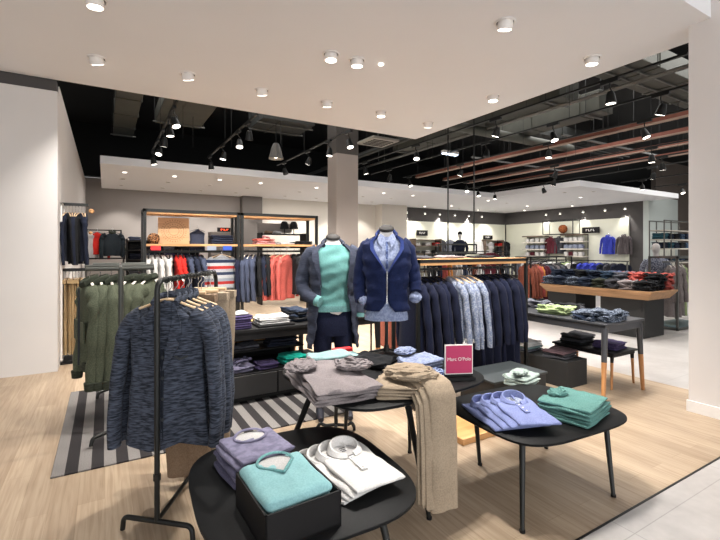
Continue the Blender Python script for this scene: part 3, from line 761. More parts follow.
# --- on table B
g0 = Vector((1.115, 2.24))
for i in range(4):
    q = Vector((g0.x+.010*i, g0.y-.008*i, TB+.0195*i))
    s = folded('folded_trousers', 'warm grey folded trousers on the tallest table, '+topo(i, 5), 'trousers', 'warm grey trousers on the tallest table', q, -.10-.03*i, .36, .62, .023, GREYP, i, .013, 1)
def crumple(seed, rx, ry, rz_, n=34, k=26, amp=.3):
    m = MB(); rings = []
    for j in range(1, k):
        ph = PI*j/k; ring = []
        for i in range(n):
            a = 2*PI*i/n; d = Vector((math.sin(ph)*math.cos(a), math.sin(ph)*math.sin(a), math.cos(ph)))
            e_ = Vector((d.x*.8+d.y*.5, d.y*2.6-d.x*1.1, d.z*1.6)); rr = 1+amp*(1-2*abs(nz(e_, 1.5, seed)))*.6+amp*.45*nz(e_, 3.2, seed+2)-amp*.35
            ring.append(Vector((d.x*rx*rr, d.y*ry*rr, rz_+d.z*rz_*rr*(1 if d.z > 0 else .9))))
        rings.append(ring)
    m.loft(rings[::-1]); return m
def rolled(seed, L=.24, r=.045, turns=5):
    "a pair of trousers rolled and twisted into a knot"
    m = MB()
    R = random.Random(seed)
    for s in range(3):
        c = Vector((R.uniform(-.25, .25)*L, R.uniform(-.1, .1)*L, r*.9)); ax = R.uniform(.22, .36)*L; ay = R.uniform(.6, 1.1)*r; th = R.uniform(0, 3); ti = R.uniform(-.5, .5)
        pts = []
        for k in range(22):
            a = -.5+5.2*k/21; x, y = ax*math.cos(a), ay*math.sin(a)*1.4
            pts.append(c+Vector((x*math.cos(th)-y*math.sin(th), x*math.sin(th)+y*math.cos(th), ti*y+.25*r*math.sin(a*1.7+s))))
        m.tube(pts, [r*(.32+.16*math.sin(u*.9+s)+.1*math.sin(u*2.3)) for u in range(22)], 9, .7)
    return m
rz_ = TB+.0195*4+.006
def knot(label, p, rz, mat, sc=1, seed=0):
    t = thing('rolled_trousers', label, 'trousers', p, rz)
    obj('crumpled_legs', crumple(seed, .115*sc, .085*sc, .033*sc, 48, 34, amp=.34), mat, t)
    if mat in (GREYP, GREENK): obj('rolled_hem', rolled(seed, .2*sc, .034*sc), mat, t, (0, 0, .018*sc))
    return t
q = G(301, 370, rz_); knot('warm grey rolled trousers bunched on left corner of grey trouser pile', (q.x, q.y, rz_-.005), .5, GREYP, .95, 2)
q = G(354, 369, rz_); knot('warm grey rolled trousers bunched on right corner of grey trouser pile', (q.x, q.y, rz_-.005), -.2, GREYP, .95, 5)
q = G(334, 355, TB+.04); 
s = folded('folded_shirt', 'pale mint folded shirt behind the grey trousers', 'shirt', None, (q.x, q.y-.02, TB), -.15, .38, .2, .035, MINT, 1, .008, 2)
s = folded('folded_shirt', 'pale mint folded shirt lying on another mint shirt', 'shirt', None, (q.x-.04, q.y, TB+.034), -.05, .30, .17, .026, MINT, 2, .010, 1)
q = G(366, 362, TB+.02)
folded('folded_jacket', 'black folded jacket spread beside the bust stand foot', 'jacket', None, (q.x+.05, q.y, TB), .5, .26, .30, .05, BLACKC, 1, .015, 2)
# beige trousers: pile + draped pairs
b0 = G(408, 384, TB+.06)
for i in range(4):
    folded('folded_trousers', 'beige folded trousers on the tallest table, '+topo(i, 4), 'trousers', 'beige trousers on the tallest table', (b0.x-.01+.008*i, b0.y+.06-.01*i, TB+.0185*i), -.5-.04*i, .30, .27, .022, BEIGE, i, .012, 1)
def drape(label, a, dirv, w_, reach, dropto, ztop, mat, seed, off=0.0):
    "trousers lying on the table then falling over its edge"
    t = thing('draped_trousers', label, 'trousers', (a[0], a[1], 0), 0, 'draped beige trousers')
    d = Vector((dirv[0], dirv[1], 0)).normalized(); s = Vector((-d.y, d.x, 0))
    path = [(-.16, ztop), (-.05, ztop+.005), (reach-.05, ztop+.002), (reach-.01+off, ztop-.008), (reach+.028+off, ztop-.05), (reach+.038+off, ztop-.15), (reach+.042+off, (ztop+dropto)/2), (reach+.05+off, dropto)]
    P = []
    for j in range(len(path)-1):
        for k in range(4): 
            u = k/4; P.append((path[j][0]*(1-u)+path[j+1][0]*u, path[j][1]*(1-u)+path[j+1][1]*u))
    P.append(path[-1])
    for lg, nm in ((-1, 'leg_fold'), (1, 'leg_fold')):
        rings = []
        for j, (x, z) in enumerate(P):
            jn = P[min(j+1, len(P)-1)]; jp = P[max(j-1, 0)]
            tx, tz = jn[0]-jp[0], jn[1]-jp[1]; L_ = math.hypot(tx, tz); nx_, nz_ = -tz/L_, tx/L_
            ring = []; ww = w_*(.5-.04*j/len(P))
            for k in range(22):
                a_ = 2*PI*k/22; y = ww*sp(math.cos(a_), .6)*.98+lg*w_*.03; h = .013*sp(math.sin(a_), .8)
                h += .005*math.sin(y*60+seed+x*5)+.006*nz((y*10, x*6, z*6), 1, seed+lg)+(.013 if lg > 0 else -.009)
                ring.append(d*(x+nx_*h)+s*(y)+Vector((0, 0, z+nz_*h)))
            rings.append(ring)
        obj(nm, MB().loft(rings), mat, t)
    return t
# over the front edge of table B (towards camera)
e0 = G(425, 400, TB+.07)
dv = Vector((-.12, -1.0))
for i, (dx, dz) in enumerate([(-.028, -.04), (-.012, -.018), (.01, .0)]):
    drape('beige trousers hanging over front edge of the tallest table, '+['innermost', 'middle', 'outermost'][i]+' pair', (1.525+dx*1.3, 1.955), dv, .17, .185, .19-.02*i, TB+.078+dz, BEIGE, i, .014*i)
knot('beige rolled trousers bunched on top of the beige trouser pile', (b0.x+.03, b0.y+.02, TB+.074), -.75, BEIGE, 1.25, 8)
# light blue shirts pile at the right end
c0 = G(420, 362, TB+.04)
for i in range(3):
    folded('folded_shirt', 'light blue printed folded shirt near the pink sign, '+topo(i, 3), 'shirt', None, (c0.x, c0.y, TB+.024*i), .15-.05*i, .26, .2, .026, BLUEL, i, .010, 1)
q = G(434, 372, TB+.03); knot('dark blue printed rolled shirt beside the pink sign', (q.x, q.y-.01, TB), .9, fabric('navy_white_print', '8fa0c8', '2b3352', 'print'), .75, 11)
q = G(405, 350, TB+.1); knot('light blue rolled shirt on the light blue shirt pile', (q.x, q.y, TB+.07), .3, BLUEL, .75, 14)
# pink sign
q = G(461, 379, TB)
t = thing('table_sign', 'pink table sign with white brand lettering in a black stand', 'sign', (q.x-.02, q.y, TB), facing(q)+.35)
obj('sign_stand', MB().box(-.095, .095, -.035, .05, 0.001, .02).box(-.09, .09, .0, .012, .02, .04), BLACKBOX, t, smooth=False)
obj('sign_frame', MB().box(-.088, .088, -.006, .004, .035, .215), WHITEG, t, smooth=False)
obj('sign_card', MB().box(-.082, .082, -.009, -.006, .041, .209), plain('magenta_card', 'b5245a', .5), t, smooth=False)
fc = bpy.data.curves.new('lettering', 'FONT'); fc.body = "Marc O\u2019Polo"; fc.size = .029; fc.align_x = 'CENTER'; fc.extrude = .0006; fc.materials.append(WHITEG)
fo = link('lettering', fc); me_ = bpy.data.meshes.new_from_object(fo); bpy.data.objects.remove(fo)
link('lettering', me_, t, (0, -.0105, .118), rot=(PI/2, 0, 0))
# --- on table C
pc = G(540, 408, TC+.02)
p0 = Vector((2.095, 1.875, TC))
for i in range(4):
    q = p0+Vector((.035*i, -.045*i, .017*i)); rz = -.30-.05*i
    s = folded('folded_shirt', 'periwinkle blue folded shirt in the fan on right low table, '+topo(i, 4), 'shirt', None, (q.x, q.y, q.z), rz, .25, .42, .021, BLUEP, i, .005, 1)
    shirt_front(s, BLUEP, BLUEW, .135, .021, 1.0, .19)
q = G(577, 409, TC+.04)
gs = stack('folded_sweater', 'emerald green folded sweater on right low table', 'sweater', 'emerald sweaters on the right low table', (q.x-.01, q.y+.02, TC), .22, 5, .37, .31, .023, GREENK, .010, False, .010, 9, 1, (0, 0))
knot('emerald green rolled sweater collar on top of the emerald sweaters', (q.x-.05, q.y+.10, TC+.105), .1, GREENK, .62, 21)
# grey plinth with sage shirts behind table C
t = thing('display_plinth', 'small anthracite plinth with sage shirts behind the right low table', 'plinth', (3.06, 2.64, .051), -.03)
obj('body', MB().box(-.32, .32, -.2, .2, 0.0, .34), TAR, t, bevel=.003); obj('top', MB().box(-.33, .33, -.21, .21, .341, .36), plain('petrol_grey_top', '2b3133', .5), t, bevel=.003)
q = G(522, 380, .44)
stack('folded_shirt', 'sage green folded shirt on the small plinth', 'shirt', 'sage shirts on the plinth', (q.x, q.y, .411), .2, 3, .25, .2, .03, SAGE, .012, False, .012, 12, 1)
knot('lilac lined sage rolled shirt on the sage shirt stack', (q.x-.05, q.y-.02, .495), .3, SAGE, .7, 25)
# wooden floor plinth
tag(obj('floor_plinth', MB().box(-.52, .52, -.26, .26, 0.001, .05), OAKP, loc=(2.86, 2.66, 0), rz=.0, bevel=.004), 'low oak floor plinth behind the right low table', 'plinth')
# ------------------------------------------------------------------ FRONT: black tubular rack with navy jackets
r0 = Vector((.2327, 2.454)); r1 = Vector((.706, 3.27)); dv = (r1-r0).normalized(); rl = (r1-r0).length; ra = math.atan2(dv.y, dv.x)
t = thing('garment_rack', 'black tubular garment rack with navy heather jackets in front', 'clothes rack', (r0.x, r0.y, 0), ra, 'tubular garment racks')
ztop = 1.335
obj('hoop', MB().tube(bendpath([(0, 0, .085), (0, 0, ztop), (rl, 0, ztop-.01), (rl, 0, .085)], .07, 8), .014, 12), BLACK, t)
obj('collar_joint', MB().lathe([(0, 0), (.019, 0), (.019, .03), (0, .03)], (0, 0, .30)), BLACK, t)
for x in (0, rl): obj('foot', MB().tube(bendpath([(x-.05, -.205, .012), (x-.042, -.195, .085), (x+.042, .195, .085), (x+.05, .205, .012)], .035, 6), .013, 10), BLACK, t)
obj('bottom_bar', MB().tube([(0, 0, .085), (rl, 0, .085)], .012, 10), BLACK, t)
m = MB()
for k in range(16): m.tube([(.10+k*.052, .016*math.cos(a), ztop-.004+.017*math.sin(a)) for a in [0]] + [(.10+k*.052+.002*i, .0165*math.cos(i*PI/4), ztop-.003+.0165*math.sin(i*PI/4)) for i in range(1, 9)], .003, 5)
obj('hanger_hooks', m, BLACK, t)
btn = [MB().lathe([(0, 0), (.009, 0), (.009, .004), (0, .004)], n=8, m=Matrix.Translation((0.004, -.0775, -.34-k*.1)) @ Matrix.Rotation(PI/2, 4, 'X')).mesh('button', INK) for k in range(4)]
pock = MB().tube([(.07, -.0745, -.335), (.10, -.081, -.347), (.14, -.073, -.335)], .006, 6).mesh('chest_pocket', INK)
plk = MB().box(-.007, .007, -.081, -.066, -.74, -.30).mesh('placket', fabric('navy_edge', '262a34', '1c1f27'), False)
zh = ztop-.014-.024
JR = ra-PI/2
for i in range(4):
    s_ = .13+i*.085; q = r0+dv*s_
    hang('knitted_jacket', 'navy heather knitted jacket, %s from the front on the black tubular rack' % ORD[i], 'jacket', 'navy heather jackets', (q.x, q.y, zh), JR+[.04, -.03, .05, -.05][i]+.0, 'jacket', NAVYH, i % 4, HANG, True,
         (('collar', LAP_NAVYH), ('placket', plk))+tuple(('button', b_) for b_ in btn)+(('chest_pocket', pock),), 1.0, (.95, 1.05, 1.10))
for i in range(4):
    s_ = .50+i*.085; q = r0+dv*s_
    trousers('hanging_trousers', 'beige trousers, %s pair hanging behind the navy heather jackets' % ORD[i], 'beige trousers behind the navy jackets', (q.x-.03+.05*(i % 2), q.y, zh), JR, BEIGE if i else BROWN, 1.14, .35, i, .028)
# ------------------------------------------------------------------ twin rail rack with olive jackets
q0 = G(121, 428, .07); q1 = G(120, 387, .07); fe = G(91, 450, 0)-q0
q0 = Vector((q0.x, q0.y)); q1 = Vector((q1.x, q1.y)); dv2 = (q1-q0).normalized(); l2 = (q1-q0).length; a2 = math.atan2(dv2.y, dv2.x)
t = thing('garment_rack', 'dark grey twin rail rack standing on the striped rug', 'clothes rack', (q0.x, q0.y, 0.013), a2, 'tubular garment racks')
fl = Matrix.Rotation(-a2, 2) @ Vector((fe.x, fe.y))
for x in (0, l2):
    obj('post', MB().tube([(x, 0, .06), (x, 0, 1.34)], .02, 10), plain('grey_metal_rack', '4a4c48', .45, .5), t)
    obj('foot', MB().tube(bendpath([(x+fl.x, fl.y, .014), (x+fl.x*.96, fl.y*.96, .07), (x-fl.x*.96, -fl.y*.96, .07), (x-fl.x, -fl.y, .014)], .04, 6), .014, 10), BLACK, t)
    obj('cross_arm', MB().tube([(x, -.24, 1.33), (x, .24, 1.33)], .015, 8), MATS['grey_metal_rack'], t)
obj('top_bar', MB().tube([(0, 0, 1.335), (l2, 0, 1.335)], .011, 8), GREYM, t)
obj('hanging_rail', MB().tube([(l2*.42, -.27, 1.335), (l2*.42, .27, 1.335)], .013, 8), MATS['grey_metal_rack'], t)
s2 = Vector((-dv2.y, dv2.x))
bpk = MB().box(-.06, .06, -.006, .006, -.07, .07).mesh('sleeve_pocket', OLIVE, False)
hemb = MB().loft([[Vector((.205*math.cos(a)*1, .078*math.sin(a)+.012, z)) for a in [2*PI*k/24 for k in range(24)]] for z in (-.64, -.70)]).mesh('rib_hem', OLIVED)
def cuff(sg): return MB().tube([(sg*(.22*1.06+.015), -.045, -.745), (sg*(.22*1.06+.014), -.047, -.80)], [.05, .042], 12).mesh('rib_cuff', OLIVED)
cufs = (cuff(-1), cuff(1)); zip_me = MB().box(-.006, .006, -.088, -.074, -.66, -.12).mesh('zip', INK, False)
for row in ('row',):
    for i, off in enumerate((.235, .155, .07, -.07, -.15, -.23)):
        p_ = q0+dv2*(l2*.42)+s2*off
        lab = 'olive nylon jacket on the grey rack standing on the rug, %s from the left' % ORD[i]
        o = hang('bomber_jacket', lab, 'jacket', 'olive jackets on the grey rack', (p_.x, p_.y, 1.335+.013-.012-.026), a2+[.25, .12, .05, -.45, -.5, -.55][i]+PI, 'bomber', OLIVE, i % 3, HANGWH, True,
             (('collar', LAP_OL), ('rib_hem', hemb), ('rib_cuff', cufs[0]), ('rib_cuff', cufs[1]), ('zip', zip_me)), .85, (1.0, 1.0, 1.22))
        pk = link('sleeve_pocket', bpk, o, (-.12, -.078, -.42)); pk = link('sleeve_pocket', bpk, o, (.12, -.078, -.42))
# ------------------------------------------------------------------ mannequins
def ering(z, rx, ry, cy=0, n=40, e=.85, fn=None, a0=None, cx=0):
    pts = []
    if a0 is None: A = [2*PI*k/n-PI/2 for k in range(n)]
    else: A = [-PI/2+a0+(2*PI-2*a0)*k/(n-1) for k in range(n)]
    for a in A:
        c, s = sp(math.cos(a), e), sp(math.sin(a), e); r_ = fn(a, z) if fn else 0
        pts.append(Vector((cx+c*(rx+r_), cy+s*(ry+r_), z)))
    return pts
TOR = [(-.70, .155, .10, .01), (-.62, .170, .112, .01), (-.52, .158, .102, 0), (-.42, .140, .092, -.005), (-.30, .160, .105, -.01), (-.18, .182, .115, -.01), (-.10, .19, .105, 0), (-.045, .185, .085, .01), (-.015, .14, .07, .015), (.015, .075, .062, .015)]
def tor(z):
    return interp(TOR, z)
def torso_mb(z0, z1, off, steps=18, fold=.004, seed=0, a0=None, n=44, flare=0):
    rings = []
    for k in range(steps+1):
        z = z0+(z1-z0)*k/steps; rx, ry, cy = tor(z)
        rings.append(ering(z, rx+off+flare*(1-k/steps), ry+off+flare*.6*(1-k/steps), cy, n, .85, lambda a, zz: fold*nz((math.cos(a)*2, math.sin(a)*2, zz*14), 1.6, seed)*1.6+fold*.8*math.sin(zz*60+2*math.sin(a*2)+seed), a0(z) if a0 else None))
    return rings
def sleeve_mb(pts, r0_, r1_, seed=0, n=16, fold=.1):
    pts = bendpath(pts, .07, 5); m = MB(); rings = []; L_ = len(pts); up = Vector((0, 1, 0))
    for j, p in enumerate(pts):
        u = j/(L_-1); d = (Vector(pts[min(j+1, L_-1)])-Vector(pts[max(j-1, 0)])).normalized()
        a_ = d.cross(up).normalized(); b_ = a_.cross(d).normalized(); R_ = r0_+(r1_-r0_)*u
        rings.append([Vector(p)+(a_*math.cos(2*PI*k/n)+b_*math.sin(2*PI*k/n))*R_*(1+fold*nz((math.cos(2*PI*k/n)*1.5, j*.5, math.sin(2*PI*k/n)*1.5), 1, seed)+fold*.5*math.sin(j*1.7+k*.4)) for k in range(n)])
    m.loft(rings); return m
def shell(name, rings, mat, parent, th=.006):
    o = obj(name, MB().loft(rings, closed=False), mat, parent)
    s = o.modifiers.new('thickness', 'SOLIDIFY'); s.thickness = th; s.offset = 1; return o
def lapel_strip(parent, name, mat, pts_in, pts_out, th=.005):
    m = MB(); vs = []
    n = len(pts_in)
    for a, b in zip(pts_in, pts_out): vs += [Vector(a), Vector(b)]
    vs += [v+Vector((0, -th, 0)) for v in vs]; o_ = 2*n; fs = []
    for k in range(n-1):
        a, b, c, d = 2*k, 2*k+1, 2*k+3, 2*k+2
        fs += [(a, b, c, d), (a+o_, d+o_, c+o_, b+o_), (b, b+o_, c+o_, c), (a, d, d+o_, a+o_)]
    fs += [(0, o_, 1+o_, 1), (o_-2, o_-1, 2*o_-1, 2*o_-2)]
    m.add(vs, fs); return obj(name, m, mat, parent)
# mannequin 1: full figure, blazer over teal sweater
mp = Vector((1.765, 3.44)); NZ = 1.585
t = thing('mannequin', 'headless full mannequin in slate blazer, teal sweater and navy trousers', 'mannequin', (mp.x, mp.y, .013), facing(mp)+.10)
K = Matrix.Translation((0, 0, NZ-.02))
def up_(rings, dz): return [[p+Vector((0, 0, dz)) for p in r] for r in rings]
ZO = NZ-.075
obj('torso', MB().loft(up_([ering(z, *tor(z)) for z in [-.70+.715*k/20 for k in range(21)]]+[ering(.05, .058, .058, .02), ering(.075, .056, .056, .02)], ZO)), MANN, t)
obj('neck_cap', MB().lathe([(0, 0), (.060, 0), (.066, .006), (.062, .022), (.045, .034), (0, .038)], n=24, m=Matrix.Translation((0, .015, ZO+.07)) @ Matrix.Rotation(.32, 4, 'X')), CAPG, t)
obj('sweater', MB().loft(up_(torso_mb(-.54, .018, .012, 26, .006, 3), ZO)), fabric('sea_green_knit', '6c9f9b', '609290'), t)
obj('sweater_hem', MB().loft(up_(torso_mb(-.575, -.52, .018, 5, .002, 3), ZO)), TEALD, t)
obj('neck_rib', MB().tube([(.083*math.cos(a), .015+.072*math.sin(a), ZO+.012+.012*math.sin(a)) for a in [2*PI*k/24 for k in range(24)]], .008, 8, closed=True), TEALD, t)
def op1(z): return interp([(-.90, 1.0), (-.72, .72), (-.5, .62), (-.3, .58), (-.1, .60), (.0, .75), (.02, 1.05)], z)[0]
shell('blazer', up_(torso_mb(-.90, .02, .024, 30, .008, 7, op1, 44, .05), ZO), BLZ, t, .007)
for sg in (-1, 1):
    ins, outs = [], []
    for z, wd in ((.02, .02), (-.04, .05), (-.1, .062), (-.14, .055), (-.15, .035), (-.16, .05), (-.25, .03), (-.36, .006)):
        rx, ry, cy = tor(min(z, .015)); a = -PI/2+op1(z)*sg
        x = sp(math.cos(a), .85)*(rx+.03); y = cy+sp(math.sin(a), .85)*(ry+.034)
        ins.append((x, y-.004, ZO+z)); outs.append((x+sg*wd, y+wd*.22-.008, ZO+z+.004))
    lapel_strip(t, 'lapel', BLZ, ins, outs)
obj('blazer_collar', MB().tube([(-.085, -.05, ZO+.005), (-.098, .01, ZO+.03), (-.07, .075, ZO+.055), (0, .095, ZO+.062), (.07, .075, ZO+.055), (.098, .01, ZO+.03), (.085, -.05, ZO+.005)], .014, 8, 1.6), BLZ, t)
obj('blazer_sleeve', sleeve_mb([(-.14, .01, ZO-.05), (-.205, .01, ZO-.075), (-.262, .03, ZO-.22), (-.285, .035, ZO-.36), (-.22, -.06, ZO-.44), (-.155, -.115, ZO-.47)], .072, .052, 1), BLZ, t)
obj('blazer_sleeve', sleeve_mb([(.14, .01, ZO-.05), (.205, .01, ZO-.075), (.25, .02, ZO-.22), (.265, .02, ZO-.38), (.25, -.02, ZO-.52), (.235, -.05, ZO-.60)], .072, .05, 2), BLZ, t)
obj('sweater_cuff', MB().tube([(-.165, -.108, ZO-.467), (-.125, -.135, ZO-.482)], [.05, .046], 14), TEALD, t)
obj('sweater_cuff', MB().tube([(.235, -.05, ZO-.595), (.232, -.055, ZO-.63)], [.045, .042], 14), TEALD, t)
0 and obj('hand', sleeve_mb([(-.135, -.13, ZO-.478), (-.10, -.15, ZO-.50), (-.085, -.14, ZO-.55)], .034, .024, 4), MANN, t)
0 and obj('hand', sleeve_mb([(.232, -.055, ZO-.62), (.225, -.065, ZO-.68), (.215, -.07, ZO-.73)], .032, .022, 4), MANN, t)
obj('trousers', MB().loft([ering(z, a, b, .01, fn=lambda a_, zz: .005*nz((math.cos(a_)*2, math.sin(a_)*2, zz*9), 1.4, 3)) for z, a, b in ((.72, .168, .112), (.80, .182, .122), (.86, .182, .12), (.92, .172, .112), (1.01, .166, .106))]).loft(
    [[Vector((-.088-.012*k/9, .01+.0*k, .80-.70*k/9))+Vector(((.09-.032*k/9)*math.cos(a)*(1+.05*math.sin(k*2+a)), (.10-.035*k/9)*math.sin(a), 0)) for a in [2*PI*i/18 for i in range(18)]] for k in range(10)][::-1]).loft(
    [[Vector((.088+.03*k/9, .01-.02*k/9, .80-.70*k/9))+Vector(((.09-.032*k/9)*math.cos(a)*(1+.05*math.sin(k*2+a+1)), (.10-.035*k/9)*math.sin(a), 0)) for a in [2*PI*i/18 for i in range(18)]] for k in range(10)][::-1]), NAVYD, t)
for sx, fx in ((-.10, -.12), (.118, .135)):
    obj('shoe', MB().loft([[Vector((fx+ (.036-.006*abs(j-2))*math.cos(a), y, .002+h*(.5+.5*math.sin(a)))) for a in [2*PI*i/14 for i in range(14)]] for j, (y, h) in enumerate(((.05, .06), (.02, .10), (-.04, .085), (-.11, .055), (-.17, .035)))][::-1]), plain('dark_shoe', '20222c', .5), t)
# red tag on trousers, black wheeled floor stand beside
tag(obj('red_shoe_box', MB().box(-.075, .075, -.03, .03, 0, .035), plain('red_card', 'd8262c', .5), loc=(G(341, 352, TB).x, G(341, 352, TB).y-.02, TB+.001), rz=-.1, bevel=.004), 'small bright red box on the tallest table behind the mint shirts', 'box')
q = G(336, 431, 0)
t = thing('floor_stand', 'black wheeled floor stand standing behind the nearest low table', 'stand', (q.x, q.y, 0), facing(q))
obj('pole', MB().tube([(0, 0, .05), (0, 0, .60)], .016, 10), BLACK, t)
obj('base', MB().tube(bendpath([(-.15, 0, .03), (-.13, 0, .07), (-.09, 0, .045), (0, 0, .055), (.09, 0, .045), (.13, 0, .07), (.15, 0, .03)], .03, 4), .014, 8).tube([(0, -.13, .03), (0, 0, .055), (0, .13, .03)], .012, 8), BLACK, t)
for x, y in ((-.15, 0), (.15, 0), (0, -.13), (0, .13)):
    obj('caster', MB().lathe([(0, -.01), (.02, -.01), (.02, .01), (0, .01)], m=Matrix.Translation((x, y, .0215)) @ Matrix.Rotation(PI/2, 4, 'Y'), n=14), BLACKBOX, t)
# bust 2: navy zip cardigan over light blue shirt, on a table stand
bp_ = AT(386.5, 249, 3.30); ZO = 1.575
t = thing('mannequin_bust', 'headless bust in navy zip cardigan over blue printed shirt', 'mannequin', (bp_.x, bp_.y, TB), facing(bp_)+.03); t.scale = (.83, .92, 1)
Z_ = ZO-TB
obj('bust_torso', MB().loft(up_([ering(z, *tor(z)) for z in [-.60+.615*k/18 for k in range(19)]]+[ering(.05, .060, .06, .02), ering(.075, .058, .058, .02)], Z_)), MANN, t)
obj('neck_cap', MB().lathe([(0, 0), (.064, 0), (.070, .006), (.066, .022), (.045, .034), (0, .038)], n=24, m=Matrix.Translation((0, .015, Z_+.07)) @ Matrix.Rotation(.32, 4, 'X')), CAPG, t)
obj('shirt', MB().loft(up_(torso_mb(-.615, .018, .010, 26, .006, 5, None, 44, .02), Z_)), BLUEL, t)
def op2(z): return interp([(-.56, .38), (-.50, .10), (-.46, .02), (-.30, .02), (-.24, .02), (-.14, .28), (-.04, .62), (.02, .85)], z)[0]
shell('cardigan', up_(torso_mb(-.54, .02, .030, 26, .010, 9, op2, 44, .012), Z_), fabric('cardigan_navy', '1c2649', '171f3d'), t, .008)
m = MB()
for sg in (-1, 1):
    ins, outs = [], []
    for z, wd in ((.025, .012), (-.02, .03), (-.08, .036), (-.14, .03), (-.20, .014), (-.25, .006)):
        rx, ry, cy = tor(min(z, .015)); a = -PI/2+op2(z)*sg
        x = sp(math.cos(a), .85)*(rx+.032); y = cy+sp(math.sin(a), .85)*(ry+.04)
        ins.append((x, y-.004, Z_+z)); outs.append((x+sg*wd, y+wd*.2-.012, Z_+z+.004))
    lapel_strip(t, 'lapel', fabric('royal_navy_knit', '2c3a72', '263362'), ins, outs)
    ins = [(sg*.012, -.078, Z_+.012), (sg*.035, -.072, Z_+.03), (sg*.062, -.05, Z_+.045)]; outs = [(sg*.040, -.112, Z_-.065), (sg*.070, -.095, Z_-.035), (sg*.085, -.05, Z_+.005)]
    lapel_strip(t, 'shirt_collar', BLUEL, ins, outs, .004)
obj('cardigan_collar', MB().tube([(-.088, -.045, Z_+.01), (-.095, .01, Z_+.035), (-.07, .07, Z_+.06), (0, .09, Z_+.068), (.07, .07, Z_+.06), (.095, .01, Z_+.035), (.088, -.045, Z_+.01)], .013, 8, 1.7), MATS['royal_navy_knit'], t)
zz = []
for k in range(14):
    z = -.24-.24*k/13; rx, ry, cy = tor(z); zz.append((0, cy-ry-.042-.003, Z_+z))
obj('zip', MB().tube(zz, .005, 6), CHROME, t)
zz = []
for k in range(6):
    z = -.02-.2*k/5; rx, ry, cy = tor(z); zz.append((0, cy-ry-.016, Z_+z))
obj('shirt_placket', MB().tube(zz, .011, 6, .4), fabric('darker_shirt_print', '66769f', '3f4a70', 'print'), t)  # placket in a darker blue print than the shirt
obj('cardigan_sleeve', sleeve_mb([(-.14, .01, Z_-.05), (-.20, .01, Z_-.08), (-.245, .02, Z_-.24), (-.255, .01, Z_-.38), (-.235, -.03, Z_-.47)], .072, .056, 11), MATS['cardigan_navy'], t)
obj('cardigan_sleeve', sleeve_mb([(.14, .01, Z_-.05), (.20, .01, Z_-.08), (.245, .02, Z_-.24), (.265, .0, Z_-.34), (.262, -.03, Z_-.40)], .072, .056, 12), MATS['cardigan_navy'], t)
obj('shirt_cuff', crumple(3, .058, .055, .045, 20, 16, .3), BLUEL, t, (.262, -.035, Z_-.49))
obj('shirt_cuff', crumple(4, .045, .05, .035, 20, 16, .3), BLUEL, t, (-.215, -.05, Z_-.50))
obj('pole', MB().tube([(0, .02, .015), (0, .02, Z_-.58)], .016, 10), BLACK, t)
obj('stand_base', MB().tube(bendpath([(-.16, -.02, .012), (-.05, .02, .02), (0, .02, .03), (.05, .02, .02), (.16, -.02, .012)], .05, 4), .012, 8, .7).tube([(0, .02, .03), (0, .14, .012)], .012, 8).lathe([(0, 0), (.03, 0), (.02, .05), (0, .05)], (0, .02, .01)), BLACK, t)
# ------------------------------------------------------------------ MIDDLE: suit rack with oak top
def four_post(label, name, c, L, D, z, group=None, rz=0, oak=True, rail=True, shelf=None, post=.03, mat=BLACK, zbase=.02, mid=()):
    t = thing(name, label, 'clothes rack', (c[0], c[1], 0), rz, group)
    h = post/2
    for x in (-L/2+h, L/2-h):
        for y in (-D/2+h, D/2-h): obj('post', MB().box(x-h, x+h, y-h, y+h, 0, z), mat, t, smooth=False)
    m = MB()
    for zz in (z-post*1.0, zbase):
        for y in (-D/2+h, D/2-h): m.box(-L/2, L/2, y-h, y+h, zz, zz+post)
        for x in (-L/2+h, L/2-h): m.box(x-h, x+h, -D/2, D/2, zz, zz+post)
    obj('frame', m, mat, t, smooth=False)
    if oak: obj('oak_board', MB().box(-L/2+post, L/2-post, -D/2+.002, D/2-.002, z-.055, z+.004), OAK, t, bevel=.002)
    if rail: obj('rail', MB().box(-L/2, L/2, -.012, .012, z-.115, z-.09), mat, t, smooth=False)
    for q in mid: obj('shelf_board', MB().box(-L/2+.001, L/2-.001, -D/2+.001, D/2-.001, q-.035, q), OAK if oak else mat, t, bevel=.002)
    return t
SX0, SX1, SY = 2.46, 3.99, 3.31
four_post('black framed suit rack with oak top behind the pink sign', 'suit_rack', ((SX0+SX1)/2, SY), SX1-SX0, .42, 1.40, None, 0, True, True)
zr = 1.40-.115-.024+.01
n_ = 0
for grp, xs, mat, nm in (('left', [2.55, 2.63, 2.71, 2.79, 2.87], NAVYS, 'a'), ('right', [3.34, 3.43, 3.53, 3.64, 3.75, 3.86], NAVYS, 'b')):
    for i, x in enumerate(xs):
        hang('long_navy_coat', 'dark navy coat, %s from the left in the %s bunch on the oak topped rack' % (ORD[i], grp), 'coat', 'dark navy coats on the oak topped rack', (x, SY, zr+.02), PI/2+.05*((i*7) % 5-2), 'coat', NAVYS if i % 3 else NAVYD, i % 3, HANGB, True, (('collar', LAPN),) if False else (), .72, 1.0)
THEM = crumple(77, .21, .075, .05, 26, 16, .3); THEM.v = [(x, y, z-.77) for x, y, z in THEM.v]; THEM = THEM.mesh('turned_hem', WHITEC)
for i, x in enumerate([2.98, 3.06, 3.14, 3.23]):
    o = hang('printed_shirt', 'blue and white printed shirt, %s from the left amid the navy coats' % ORD[i], 'shirt', 'printed shirts amid the navy coats', (x, SY-.08, zr+.02), PI/2-.12+.08*(i % 2), 'shirt', BLUEW, i % 3, HANG, True, (('turned_hem', THEM),), 1.0, (1, .72, .97))
